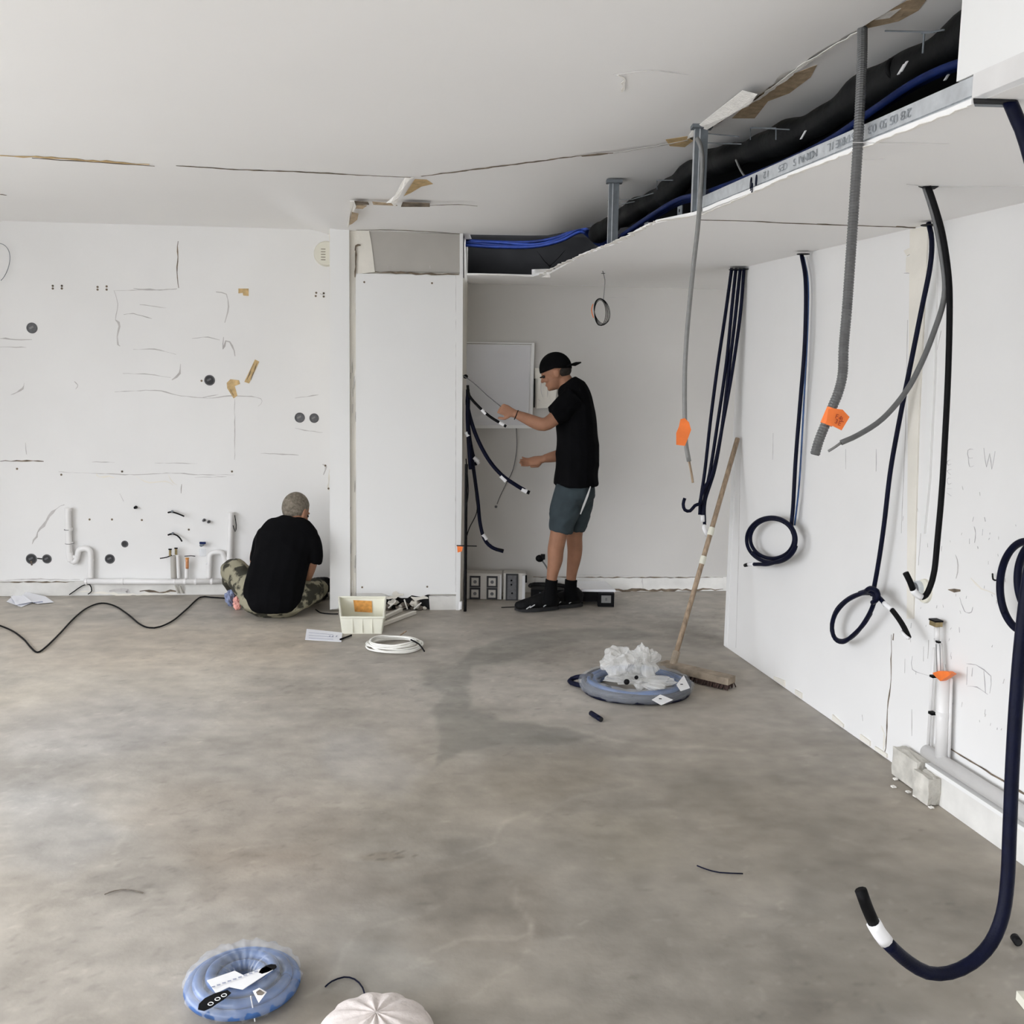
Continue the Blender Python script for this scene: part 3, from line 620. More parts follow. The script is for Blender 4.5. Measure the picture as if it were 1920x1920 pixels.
for k in range(3):
    P=[(1150,452+k*5),(1215,408+k*4),(1270,375+k*4),(1320,362+k*3),(1400,333+k*3),(1480,300+k*3),(1560,260+k*3),(1640,205+k*3),(1720,152+k*3),(1800,118+k*3),(1900,100)]
    blue(P,[-.06-.02*k]*11,.0105,LB[k]+' of the bright blue conduits lying along the black duct')
for P,sd in (([(1008,470),(1020,488),(1032,500)],'left'),([(1060,468),(1045,485),(1030,500)],'right')):
    Q=[ony(x,y,6.80) for x,y in P]; mk('thin_cable',*tube(Q,.004,6),'black',smooth=True,label=sd+' of the two thin black cables drooping onto the broken soffit corner',cat='cable',group='thin black cables at the soffit corner')
# wire knot hanging on the lettered track
kn=thing('wire_knot','small tangle of purple grey wire hooked over the left end of the track','wire',FACE(1412,350,.0))
for a,b,r in((1408,345,.020),(1418,338,.016),(1410,352,.014)): mk('loop',*ring(FACE(a,b,.006),fz+np.array([0,.3,.2*r]),r,.0018,16,5),'navy',kn)

# ------------------------------------------------------------------ marks on the walls
def wmark(PT,w,m,fn,n,par,jit=1.1,name='scratch'):
    v,f=ribbon([fn(x,y) for x,y in PT],n,w,th=.001,jit=jit,up=.0002); return mk(name,v,f,m,par)
B_=[([(333,452),(333,500),(334,540)],.010,'crack'),([(332,542),(300,544),(250,541)],.008,'scuff'),([(215,545),(220,570),(216,600)],.008,'scuff'),
([(217,600),(224,612),(220,640),(224,650)],.014,'scuff'),([(232,590),(250,588),(285,598)],.006,'scuff'),([(262,571),(290,574),(312,578)],.006,'scuff'),
([(405,547),(424,552),(428,575),(421,605)],.008,'scuff'),([(360,635),(390,632),(412,638)],.005,'scuff'),([(420,632),(418,655),(424,640),(436,648),(440,668)],.009,'scuff'),
([(250,655),(290,655),(330,665)],.005,'scuff'),([(338,682),(338,700),(322,712)],.010,'scuff'),([(230,700),(280,702),(320,708)],.004,'scuff'),
([(215,735),(290,732),(340,742),(390,746),(440,742),(480,745),(492,752),(484,762)],.006,'scuff'),([(440,748),(440,800),(440,862)],.005,'scuff'),
([(0,634),(30,638),(60,636)],.010,'scuff'),([(0,651),(50,651)],.005,'scuff'),([(0,864),(50,864),(82,865)],.009,'crack'),([(48,830),(49,852)],.007,'scuff'),
([(172,866),(215,867)],.004,'scuff'),([(290,868),(370,869)],.004,'scuff'),([(488,850),(530,852),(560,853)],.006,'scuff'),([(553,746),(575,744),(597,740)],.006,'scuff'),
([(553,803),(580,808),(605,811)],.005,'scuff'),([(110,885),(180,888),(260,890),(320,887),(380,890),(440,890)],.005,'scuff'),([(180,886),(186,895),(205,893),(215,896)],.010,'wallold'),
([(255,893),(280,905),(310,902),(325,910)],.006,'wallold'),([(315,890),(325,905),(332,910)],.006,'wallold'),([(340,908),(340,925)],.007,'crack'),([(365,895),(425,894)],.004,'scuff'),
([(20,740),(32,736),(42,728),(45,718)],.008,'scuff'),([(140,715),(146,722),(142,730)],.008,'scuff'),([(600,550),(606,552)],.010,'scuff'),([(380,745),(410,740)],.004,'scuff'),
([(605,870),(612,875),(606,890)],.010,'scuff'),([(60,1020),(80,985),(105,955),(120,945)],.014,'scuff'),([(225,925),(232,940)],.006,'scuff'),([(212,545),(330,543)],.003,'scuff'),
([(618,880),(616,920)],.012,'wallold'),([(0,1088),(60,1086),(150,1087)],.006,'scuff'),([(88,1091),(96,1092)],.008,'crack')]
for P,w,m in B_: wmark(P,w*.8,m,lambda x,y:BW(x,y,0),BN,wall_back)
B2=[([(1190,1085),(1180,1080),(1080,1077)],.004,'scuff'),([(1180,720),(1182,722)],.006,'scuff'),([(997,1000),(1004,999)],.010,'scuff'),([(1140,558),(1180,557)],.004,'scuff'),([(956,583),(958,585)],.010,'scuff'),([(1195,946),(1212,944)],.004,'scuff')]
for P,w,m in B2: wmark(P,w*.8,m,lambda x,y:BW(x,y,.004),BN,wall_back)
# screw holes
for x,y in ((99,536),(99,541),(116,536),(116,541),(183,538),(183,543),(200,537),(200,543),(592,555),(593,549),(607,556),(607,550),(229,884),(435,884),(32,879),(266,975),(168,974),(210,974),(354,993),(378,714),(997,1057),(610,873),(616,916),(115,890)):
    v,f=disc(BW(x,y,0),BN,.0075,.0015,8); mk('screw_hole',v,f,'crack',wall_back)
# bare yellow plaster patches
for P in ([(447,541),(466,541),(466,555),(456,554),(455,549),(447,550)],[(478,674),(486,678),(467,719),(458,716)],[(432,711),(448,713),(450,720),(440,724),(445,742),(438,747),(426,728),(425,718)]):
    v,f=prism([BW(x,y,.003) for x,y in P],BN,.003); mk('bare_plaster_patch',v,f,'yellow',wall_back)
for P in ([(476,682),(463,712)],[(482,680),(470,712)],[(430,728),(438,742)]): wmark(P,.004,'crack',lambda x,y:BW(x,y,.003),BN,wall_back)
# right wall marks
R2=[([(1672,1190),(1671,1250),(1670,1290),(1664,1330),(1662,1390),(1660,1410)],.008,'crack'),([(1676,1188),(1674,1200)],.012,'crack'),([(1652,1362),(1658,1375),(1657,1408)],.012,'wallold'),
([(1388,860),(1386,1000),(1380,1215)],.003,'scuff'),([(1765,620),(1745,720),(1738,860)],.003,'scuff'),([(1702,600),(1698,800),(1690,1000)],.003,'scuff'),
([(1748,640),(1741,760),(1735,900),(1722,1060)],.003,'scuff'),([(1450,812),(1449,862)],.003,'pencil'),([(1586,842),(1586,880)],.003,'pencil'),([(1643,842),(1643,884)],.003,'pencil'),
([(1382,1214),(1480,1290),(1600,1375),(1700,1448)],.008,'crack'),
([(1778,1107),(1801,1108)],.012,'crack'),([(1800,1120),(1806,1140),(1812,1148),(1822,1148),(1824,1138)],.003,'pencil'),([(1827,987),(1830,1000),(1828,1018)],.005,'pencil'),([(1843,992),(1842,1004)],.004,'pencil'),
([(1792,1040),(1797,1060),(1793,1085)],.004,'scuff'),([(1820,1085),(1840,1103),(1866,1115)],.006,'wallold'),([(1812,1245),(1830,1247),(1858,1268),(1856,1300)],.003,'pencil'),
([(1814,1286),(1832,1288),(1852,1302)],.003,'pencil'),([(1845,1258),(1848,1300)],.003,'pencil'),([(1814,1250),(1813,1284)],.002,'pencil'),([(1824,1252),(1822,1268)],.004,'pencil'),
([(1697,1235),(1696,1262)],.005,'scuff'),([(1711,1230),(1711,1255),(1745,1268)],.002,'pencil'),([(1732,1212),(1732,1240)],.004,'scuff'),([(1741,1200),(1740,1235)],.005,'scuff'),
([(1710,1330),(1710,1380)],.003,'scuff'),([(1799,1176),(1799,1186)],.004,'pencil'),([(1784,1230),(1784,1236)],.004,'pencil'),
([(1818,1010),(1818,1020)],.003,'pencil'),([(1450,1300),(1455,1310),(1452,1320)],.008,'scuff'),([(1617,1340),(1618,1352)],.004,'scuff'),
# pencilled letters
([(1825,842),(1815,844),(1816,858),(1824,858)],.002,'pencil'),([(1816,858),(1818,875),(1826,873)],.002,'pencil'),([(1845,840),(1850,876),(1856,850),(1860,880),(1866,846)],.002,'pencil'),
([(1782,862),(1776,866),(1778,872),(1784,870)],.002,'pencil'),([(1784,880),(1776,883),(1783,890)],.002,'pencil'),([(1783,896),(1776,898),(1778,908),(1784,906)],.002,'pencil'),([(1776,916),(1784,916)],.002,'pencil'),([(1776,924),(1784,930)],.002,'pencil'),
([(1722,494),(1728,498),(1726,502)],.003,'pencil'),([(1695,512),(1710,513),(1714,508)],.004,'pencil'),([(1727,484),(1724,500),(1720,511)],.003,'pencil')]
R2=[r for r in R2 if not (r[0][0]==(1382,1214))]
for P,w,m in R2: wmark(P,w*.75,m,lambda x,y:RW(x,y,0),RN,wall_right)
for i in range(60):
    x=random.uniform(1690,1915); y=random.choice([random.uniform(900,1100),random.uniform(1100,1400)]); l=random.uniform(3,10)
    wmark([(x,y),(x+random.uniform(-2,2),y+l)],random.uniform(.0015,.004),random.choice(['scuff','pencil','scuff']),lambda a,b:RW(a,b,0),RN,wall_right)
# cream strip of the old door jamb / pipe chase and seam
def rslab(name,pts,m,th,par=None,**k):
    v,f=prism([RW(x,y,th) for x,y in pts],RN,th); return mk(name,v,f,m,par or wall_right,**k)
rslab('old_plaster_strip',[(1706,430),(1740,424),(1722,800),(1712,1160),(1700,1160),(1702,800)],'wallold',.006)
rslab('old_plaster_strip',[(1742,424),(1757,420),(1752,700),(1742,900),(1732,1000),(1726,1000),(1738,760)],'sheet',.010)
rslab('corner_bead',[(1376,830),(1381,830),(1362,1214),(1358,1211)],'sheet',.003)
for P in ([(1694,470),(1706,464),(1709,474),(1700,480)],[(1699,482),(1706,480),(1705,512),(1698,510)]): rslab('torn_patch',P,'wallold',.004)
# stuck bits where skirting came off the partition
for x0,x1 in ((1450,1470),(1490,1502),(1560,1580),(1612,1630),(1640,1662)):
    y=lambda x:1210+(x-1357)*.697
    rslab('skirting_remnant',[(x0,y(x0)-1),(x1,y(x1)-1),(x1,y(x1)-random.uniform(6,14)),(x0,y(x0)-random.uniform(5,12))],'wallold',.008)
# ------------------------------------------------------------------ BASEBOARDS
def bwseg(x0,x1,z0,z1,th,m,name,par=None,kind=None):
    P=[L3((x0,ybw(x0)),z0),L3((x1,ybw(x1)),z0),L3((x1,ybw(x1)),z1),L3((x0,ybw(x0)),z1)]; v,f=prism([p+BN*th for p in P],BN,th); return mk(name,v,f,m,par,kind=kind)
bb=bwseg(-4.59,-1.2,0,.10,.022,'base','baseboard_back',kind='structure')
for P,w,m in (([(205,1109),(240,1108),(238,1112)],.02,'scuff'),([(262,1108),(290,1110),(330,1108)],.012,'crack'),([(150,1109),(240,1115),(330,1113)],.012,'wallold'),([(0,1092),(140,1091)],.006,'crack')): wmark(P,w,m,lambda x,y:BW(x,y,.022),BN,bb)
bn=bwseg(-.33,2.98,0,.105,.018,'base','baseboard_recess',kind='structure')
for x in (1003,1060,1205): wmark([(x,1083),(x,1106)],.008,'scuff',lambda a,b:BW(a,b,.018),BN,bn)
wmark([(1000,1082),(1180,1083),(1356,1083)],.006,'crack',lambda a,b:BW(a,b,.018),BN,bn); wmark([(1120,1107),(1240,1106),(1356,1105)],.012,'crack',lambda a,b:BW(a,b,.019),BN,bn)

# ================================================================== THINGS ON THE KITCHEN WALL (left)
def socket_box(x,y,r=.030,deep=True,label='',fn=BW,n=BN,group=None):
    c=fn(x,y,0); t=thing('socket_box',label,'socket box',c,group)
    mk('rim',*ring(c+n*.001,n,r,.004,24,6),'hole',t,smooth=True); mk('recess',*disc(c,n,r,.0012,20),'holed' if deep else 'hole',t)
    if r>.02:
        v,f=box(c+n*.002+np.array([-.004,0,.003]),(1,.1,.5),n,(-.5,0,1),r*.8,.003,r*.35); mk('clip',v,f,'hole' if deep else 'lgrey',t)
    return t
for x,y,r,d,lb in ((60,615,.032,False,'grey round socket box high on the far left of the kitchen wall'),(393,713,.032,True,'round socket box beside the torn yellow plaster patches'),
 (562,783,.031,False,'left one of the two round socket boxes beside the white pier'),(589,784,.029,False,'right one of the two round socket boxes beside the white pier'),
 (59,1048,.033,True,'left one of the joined pair of dark socket boxes near the floor'),(88,1048,.028,True,'right one of the joined pair of dark socket boxes near the floor'),
 (206,1048,.030,True,'single dark socket box low on the wall right of the left trap'),(234,1020,.020,True,'small dark pipe outlet above the single dark socket box')): socket_box(x,y,r,d,lb)
v,f=tube([BW(70,1047,.006),BW(79,1048,.008)],.004,6); mk('cable_stub',v,f,'black',smooth=True,label='short black cable joining the two dark socket boxes near the floor',cat='cable')
v,f=ribbon([BW(58,1052,.002),BW(60,1060,.002)],BN,.03); mk('chipped_plaster',v,f,'crack',wall_back)
t=thing('vent_cover','cream round slotted vent cover half hidden behind the white pier','vent',BW(612,476,0))
mk('cover',*disc(BW(612,476,0),BN,.085,.03,28,.076),'cream',t)
for i in range(5): mk('slot',*box(BW(606,467+i*5,.031),(1,.1,0),BN,Z3,.030,.002,.004),'crack',t)
# pipes
def ptube(P,r,m,name,parent,fn=BW,seg=14,step=.01): return mk(name,*tube([fn(x,y,o) for x,y,o in P],r,seg,step),m,parent,smooth=True)
def joint(x,y,r,parent,fn=BW,off=.035,ax=Z3,m='pvc',h=.018): 
    c=fn(x,y,off); return mk('joint_ring',*disc(c-np.array(ax)*h/2,ax,r,h,16),m,parent)
t=thing('drain_pipe','white plastic drain pipe with U trap at the left of the kitchen wall','pipe',BW(130,1060,.035))
ptube([(127,954,.035),(128,990,.035),(130,1040,.035),(133,1052,.035)],.0215,'pvc','upright',t)
ptube([(131,1036,.036),(135,1052,.036),(142,1052,.036),(146,1040,.036),(148,1032,.036),(154,1029,.036),(163,1029,.036),(169,1034,.036),(170,1050,.036),(170,1084,.036)],.019,'pvc','trap',t)
for x,y,r in((128,955,.024),(129,992,.026),(130,1018,.027),(170,1050,.022),(143,1043,.022)): joint(x,y,r,t)
for x,y in((128,993),(130,1019)): joint(x,y,.0275,t,m='pvcline',h=.004)
t=thing('drain_pipe','white plastic drain pipe with U trap beside the seated worker','pipe',BW(432,1050,.035))
ptube([(433,962,.035),(432,1000,.035),(430,1060,.035)],.019,'pvc','upright',t)
ptube([(424,1058,.036),(422,1050,.036),(418,1040,.036),(414,1036,.036),(400,1036,.036),(395,1040,.036),(393,1050,.036),(392,1084,.036)],.018,'pvc','trap',t)
for x,y,r in((433,963,.023),(392,1060,.021),(430,1046,.022)): joint(x,y,r,t)
v,f=tube([BW(440,966,.05),BW(443,985,.05),BW(441,997,.05),BW(437,985,.05)],.003,6); mk('tie_wire',v,f,'black',t)
t=thing('waste_pipe','long white horizontal waste pipe along the foot of the kitchen wall','pipe',BW(290,1090,.04))
P=[BW(158,1090,.045),BW(290,1091,.045),BW(430,1090,.045)]; mk('pipe',*tube(P,.019,14,.05,smooth=False),'pvc',t,smooth=True)
for x in(160,228,325,345,365,395,425): mk('joint_ring',*disc(BW(x,1090.5,.045),n3(BWb-BWa),.022,.014,16),'pvc',t)
for x in (334,342): mk('support_bracket',*tube([BW(x-5,1098,.05),BW(x,1112,.035)],.008,8),'concrete',t)
t=thing('supply_pipes','thick grey white supply pipe with brass valves standing on the waste pipe','pipe',BW(328,1080,.04))
ptube([(326,1084,.04),(325,1042,.04)],.020,'greyboard','pipe_sleeve',t); ptube([(335,1084,.04),(333,1040,.04)],.012,'pvc','pipe',t)
for x,y in((319,1034),(330,1032)):
    mk('valve',*tube([BW(x,y+8,.05),BW(x,y-4,.05)],.009,8),'brass',t); mk('valve_handle',*box(BW(x,y-4,.06),(1,0,0),BN,Z3,.022,.01,.008),'black',t)
mk('valve_lever',*tube([BW(300,1047,.05),BW(312,1045,.05),BW(322,1041,.05)],.004,6),'black',t)
t=thing('copper_pipe','short orange copper pipe with red cap on the waste pipe','pipe',BW(350,1080,.04))
ptube([(350,1084,.04),(350,1052,.04)],.014,'pvc','sleeve',t); ptube([(351,1066,.052),(351,1048,.052)],.011,'copper','copper_end',t); mk('cap',*disc(BW(351,1048,.052),Z3,.013,.008,12),'crateo',t)
mk('crossbar',*tube([BW(346,1043,.03),BW(358,1042,.03),BW(366,1043,.03)],.003,6),'black',t)
for P,lb in (([(315,961),(322,960),(330,962),(338,965),(345,968)],'upper black tap stub sticking out of the kitchen wall'),([(315,1003),(323,1001),(332,1004),(338,1010),(341,1015)],'lower black tap stub sticking out of the kitchen wall')):
    t=thing('tap_stub',lb,'tap',BW(*P[0],.0)); mk('stem',*tube([BW(x,y,.02+.01*i) for i,(x,y) in enumerate(P)],.0055,8),'black',t,smooth=True); mk('knob',*ellipsoid(BW(P[1][0]+1,P[1][1]-1,.035),(.010,.008,.009),8,6),'galvd',t)
for x,y,lb in((255,951,'small dark wall plug high between the two drain pipes'),(383,975,'left of two small grey pipe stubs above the right trap'),(392,978,'right of two small grey pipe stubs above the right trap')):
    t=thing('wall_stub',lb,'pipe stub',BW(x,y,0)); mk('stub',*disc(BW(x,y,0),BN,.011,.03,10,.009),'hole' if x>300 else 'black',t); mk('core',*disc(BW(x,y,.03),BN,.004,.012,6),'black',t)
t=thing('blue_valve','small blue valve with a clear plastic sleeve beside the right trap','valve',BW(380,1020,0)); mk('body',*disc(BW(380,1020,0),BN,.012,.05,10),'galvd',t); mk('handle',*box(BW(380,1018,.055),(1,0,0),BN,Z3,.042,.012,.014),'blue',t); mk('sleeve',*box(BW(380,1036,.03),(1,0,0),BN,Z3,.045,.02,.05),'film',t)
# thin wire loop at far left, thin cables at floor pipe
q=[BW(-4+22*math.sin(a)+3*math.sin(2*a),492-36*math.cos(a),.03) for a in np.linspace(-2.5,2.8,26)]
mk('wire_loop',*tube(q,.0022,6),'galvd',smooth=True,label='thin grey wire loop hanging high at the left photo edge',cat='wire')
mk('floor_cable',*tube([BW(x,y,.04) for x,y in((130,1115),(140,1108),(155,1098),(168,1096),(172,1108),(165,1114))],.004,6),'black',smooth=True,label='thin black cable curling from the waste pipe end to the floor',cat='cable')

# ================================================================== FLOOR ITEMS
def floorline(P,r,m,name,label,cat,lift=None,group=None,seg=8,parent=None):
    Q=[]
    for x,y in P:
        q=onz(x,y,r+.0015); Q.append(q)
    return mk(name,*tube(Q,r,seg,.025),m,parent,smooth=True,label=label,cat=cat,group=group)
floorline([(-420,1128),(-250,1120),(-120,1142),(-30,1164),(0,1173),(25,1184),(45,1199),(58,1214),(70,1223),(85,1214),(110,1190),(140,1158),(165,1139),(190,1131),(215,1136),(240,1152),(262,1170),(280,1177),(300,1175),(325,1163),(350,1142),(375,1120),(395,1120),(428,1122)],.0052,'black','power_cable','long wavy black cable running across the floor to the seated worker','cable')
def sheet(name,pts,h,m,parent=None,**k):
    P=[onz(x,y,h+ (pt[2] if len(pt)>2 else 0)) for pt in pts for x,y in [pt[:2]]]; v,f=prism(P,Z3,.002); return mk(name,v,f,m,parent,**k)
t=thing('paper_pile','crumpled white papers lying by the far left wall base','paper',onz(55,1128))
for k,P in enumerate(([(12,1128),(30,1112),(62,1113),(70,1126),(40,1138)],[(35,1120,.03),(50,1110,.05),(85,1118,.02),(101,1129,0),(70,1132,0)],[(20,1118,.02),(45,1116,.05),(60,1128,.03),(30,1134,.0)])):
    P=[q if len(q)>2 else (*q,0.002*k) for q in P]
    Q=[onz(x,y,.003+h*.4+.003*k) for x,y,h in P]; mk('paper_sheet',*prism(Q,Z3,.0012),'paper',t)
mk('fold_line',*tube([onz(62,1130,.012),onz(80,1128,.012)],.003,6),'ink',t)
t=thing('delivery_note','white paper note with grey print lying beside the ivory crate','paper',onz(610,1192))
mk('paper_sheet',*prism([onz(x,y,.003) for x,y in((575,1179),(642,1186),(640,1203),(572,1199))],Z3,.0025),'paper',t)
for i in range(3):
    a,b=onz(579,1186+i*5,.0042),onz(625,1190+i*4.4,.0042); v,f=box((a+b)/2,b-a,np.cross(Z3,b-a)/np.linalg.norm(b-a),Z3,1,.004,.0006); v=[p for p in v]; mk('printed_line',v,f,'ink',t)
for x in (618,624,631): 
    c=onz(x,1193,.0045); mk('printed_mark',*box(c,(1,0,0),(0,1,0),Z3,.006,.03,.0006),'ink',t)
mk('marker_pen',*tube([onz(638,1199,.007),onz(659,1191,.007)],.0055,10),'black',smooth=True,label='black marker pen lying against the ivory crate',cat='pen')
# ivory crate: open box tipped on its side so that the opening faces forward and up
def crate():
    b=[onz(643,1188,.0),onz(716,1188,.0)]; bw=b[1]-b[0]; X=bw/np.linalg.norm(bw); Y=np.cross(Z3,X); W=np.linalg.norm(bw); 
    t=thing('plastic_crate','ivory plastic crate with an orange brown label on its inner face','crate',b[0]+bw/2+Y*.15)
    c0=b[0]; hgt=.115; D=.32
    # floor slab, four sloping walls
    f0=c0+Z3*.002; f1=f0+X*W; b0=f0+Y*D+X*-.03; b1=f1+Y*D+X*.0
    fl=.10
    F0=f0-X*.010+Z3*fl-Y*.01; F1=f1+X*.012+Z3*fl-Y*.01; B0=b0-X*.03+Z3*(hgt+.03)+Y*.02; B1=b1+X*.0+Z3*(hgt+.03)+Y*.02
    def panel(nm,P,th=.006,m='crate'):
        P=[np.array(p) for p in P]; n=np.cross(P[1]-P[0],P[2]-P[0]); n/=np.linalg.norm(n); return mk(nm,*prism(P,n,th),m,t)
    panel('base',[f0,f1,b1,b0]); panel('front_wall',[f0,f1,F1,F0]); panel('back_wall',[b0,b1,B1,B0]); panel('side_wall',[f0,b0,B0,F0]); panel('side_wall',[f1,b1,B1,F1])
    for a,c in((F0,F1),(B0,B1),(F0,B0),(F1,B1)): mk('rim',*tube([a,c],.007,8,smooth=False),'crate',t)
    n=np.cross(b1-b0,B0-b0); n/=np.linalg.norm(n); n=-n if n@(-Y)<0 else n
    def bl(u,w): p=b0*(1-u)*(1-w)+b1*u*(1-w)+B0*(1-u)*w+B1*u*w; return p+n*.007
    mk('label',*prism([bl(.30,.38),bl(.70,.34),bl(.70,.84),bl(.30,.88)],n,.001),'crateo',t)
    for u in (.25,.5,.75): 
        p=f0+X*W*u-Y*.007+Z3*.05; mk('rib',*box(p,X,Y,Z3,.005,.006,.09),'crate',t)
    return t
crate()
for P,lb in (([(716,1160),(745,1146),(752,1143)],'shorter of the two wooden battens right of the ivory crate'),([(716,1171),(750,1158),(778,1148)],'longer pale batten lying from the crate to the broken pier foot')):
    a,b=onz(*P[0],.012),onz(*P[-1],.012); d=b-a; L=np.linalg.norm(d); d/=L; v,f=box((a+b)/2,d,np.cross(Z3,d),Z3,L,.022,.020); mk('wood_batten',v,f,'wallold',label=lb,cat='batten')
# white cable coil
t=thing('cable_coil','loose coil of white cable lying in front of the ivory crate','cable coil',onz(739,1215))
c=onz(739,1213)
for k in range(6):
    rx=.165-.009*k+random.uniform(-.008,.008); ry=.150-.010*k; ph=random.uniform(0,6); ox=random.uniform(-.012,.012); oy=random.uniform(-.012,.012)-.012*k*.3
    q=[c+np.array([ox+rx*math.cos(a)*(1+.03*math.sin(3*a+ph)),oy+ry*math.sin(a)*(1+.04*math.sin(2*a+ph)),.007+.006*k+.008*max(0,math.sin(a*2+ph))]) for a in np.linspace(0,2*PI,40)]
    mk('cable_turn',*tube(q,.0055,8,.05),'cablew',t,smooth=True)
mk('cable_end',*tube([c+np.array([.10,-.04,.055]),c+np.array([.15,-.075,.04]),c+np.array([.185,-.12,.01])],.0045,6),'black',t,smooth=True)
mk('twist_tie',*tube([c+np.array([.02,.15,.03]),c+np.array([.05,.19,.045])],.004,6),'wood',t)
# blue conduit coil in plastic with a crumpled bag on top
def noisy_blob(c,ax,m,name,parent,amp,seg=70,rings=44,seedv=3,flat=None,label=None):
    v,f=ellipsoid((0,0,0),(1,1,1),seg,rings); r=np.random.RandomState(seedv); dirs=r.randn(26,3); dirs/=np.linalg.norm(dirs,axis=1)[:,None]; ph=r.rand(26)*6; fr=r.uniform(2,9,26)
    out=[]
    for p in v:
        d=sum(math.sin(fr[i]*(p@dirs[i])+ph[i])/(1+.22*fr[i]) for i in range(26))/4.2
        d2=-sum(abs(math.sin(fr[i]*1.1*(p@dirs[i])+ph[i]*2))/(1+.12*fr[i]) for i in range(0,26,2))/3.2+.6
        q=p*(1+amp*(d+d2+.25)); out.append(np.array(c)+q*np.array(ax))
    if flat is not None: out=[np.array([p[0],p[1],max(p[2],flat)]) for p in out]
    return mk(name,out,f,m,parent,smooth=False,label=label)
c=onz(1192,1294); 
t=thing('conduit_coil','coil of blue conduit wrapped in clear film lying under the crumpled bag','conduit coil',c)
R1=.315
for k,(r,z) in enumerate(((.262,.015),(.264,.040),(.240,.028),(.236,.050),(.214,.018),(.210,.042))):
    q=[c+np.array([r*math.cos(a),r*.93*math.sin(a),z+.004*math.sin(3*a+k)]) for a in np.linspace(0,2*PI,49)]; mk('conduit_turn',*tube(q,.0125,10,.08),'coil' if k>1 else 'navy',t,smooth=True)
q=[onz(1120,1290,.04),onz(1085,1285,.03),onz(1070,1280,.022),onz(1078,1272,.035),onz(1100,1268,.05),onz(1130,1268,.06)]
mk('loose_end',*tube([onz(1144,1291,.05),onz(1115,1289,.03),onz(1080,1283,.015),onz(1068,1277,.015),onz(1080,1270,.03),onz(1110,1267,.06)],.0125,10),'navy',t,smooth=True)
g=G(); 
def torus_film(c,R,rx,rz,cz,amp,name,parent,m,sq=.93,seedv=1,seg=72,s2=16):
    r=np.random.RandomState(seedv); v=[];f=[]; ph=r.rand(6)*6
    for i in range(seg):
        a=2*PI*i/seg
        for j in range(s2):
            b=2*PI*j/s2; n=1+amp*(math.sin(a*17+ph[0]+b*2)+.7*math.sin(a*29+b*3+ph[1])+.5*math.sin(a*7-b*4+ph[2]))
            rr=R+rx*math.cos(b)*n; v.append(np.array(c)+np.array([rr*math.cos(a),rr*sq*math.sin(a),max(.003,cz+rz*math.sin(b)*n)]))
    for i in range(seg):
        for j in range(s2): f.append((i*s2+j,((i+1)%seg)*s2+j,((i+1)%seg)*s2+(j+1)%s2,i*s2+(j+1)%s2))
    return mk(name,v,f,m,parent,smooth=True)
torus_film(c,.238,.050,.036,.036,.09,'clear_wrap',t,'film')
P=[onz(1238,1302,.10),onz(1262,1312,.10),onz(1240,1322,.095),onz(1222,1312,.10)]; mk('paper_label',*prism(P,Z3,.001),'label',t)
P=[onz(1282,1266,.10),onz(1294,1290,.09),onz(1276,1296,.09),onz(1268,1284,.10)]; mk('paper_label',*prism(P,(-.2,-.7,.6),.001),'label',t)
for x,y in((1278,1283),(1238,1310)): mk('printed_mark',*box(onz(x,y,.107),(1,0,0),(0,1,0),Z3,.012,.008,.002),'black',t)
t=thing('plastic_bag','crumpled cloudy plastic bag lying on the blue conduit coil','plastic bag',onz(1190,1290,.09))
b=c+np.array([-.02,-.03,-.035])
noisy_blob(b+np.array([-.06,.03,.170]),(.115,.12,.105),'bag','bag_body',t,.36,seedv=5); noisy_blob(b+np.array([.07,.04,.18]),(.10,.11,.115),'bag','bag_fold',t,.42,seedv=9)
noisy_blob(b+np.array([.03,-.06,.115]),(.19,.14,.035),'bag','bag_skirt',t,.4,seedv=12)
for x,y,s in((1172,1270,.014),(1190,1262,.010)): mk('bag_contents',*ellipsoid(onz(x,y,.17)+np.array([0,-.07,0]),(s,s*.6,s),8,6),'black',t)
# push broom
t=thing('push_broom','wide wooden push broom leaning against the end of the white partition','broom',onz(1310,1262))
a=onz(1243,1246,.045); b=onz(1372,1276,.045); d=b-a; L=np.linalg.norm(d); d/=L; sd=np.cross(Z3,d)
v,f=box((a+b)/2,d,sd,Z3,L,.075,.035); v=[p-np.array(d)*.0 for p in v]; mk('head',v,f,'woodh',t)
g=G()
for i in range(60):
    u=(i+.5)/60
    for w in(-.026,-.009,.009,.026):
        p=a+(b-a)*u+sd*w; e=p+sd*(w*.5+random.uniform(-.006,.006))+d*random.uniform(-.006,.006); g.add(*tube([p+Z3*-.014,np.array([e[0],e[1],.002])],.0038,4,1,smooth=False))
g.mk('bristles','bristle',t,kind='stuff')
h0=onz(1262,1238,.06); h1=RW(1383,822,.025)
h0=(a+b)/2*.0+onz(1264,1238,.075); mk('handle',*tube([h0,h1],.0135,12,.3,smooth=False),'wood',t,smooth=True)
dh=(h1-h0)/np.linalg.norm(h1-h0); mk('socket',*tube([h0-dh*.03,h0+dh*.05],.020,12,smooth=False),'woodh',t)
for u in(.42,.55): mk('tape_wrap',*tube([h0+(h1-h0)*u,h0+(h1-h0)*(u+.035)],.0165,12,smooth=False),'crate',t)
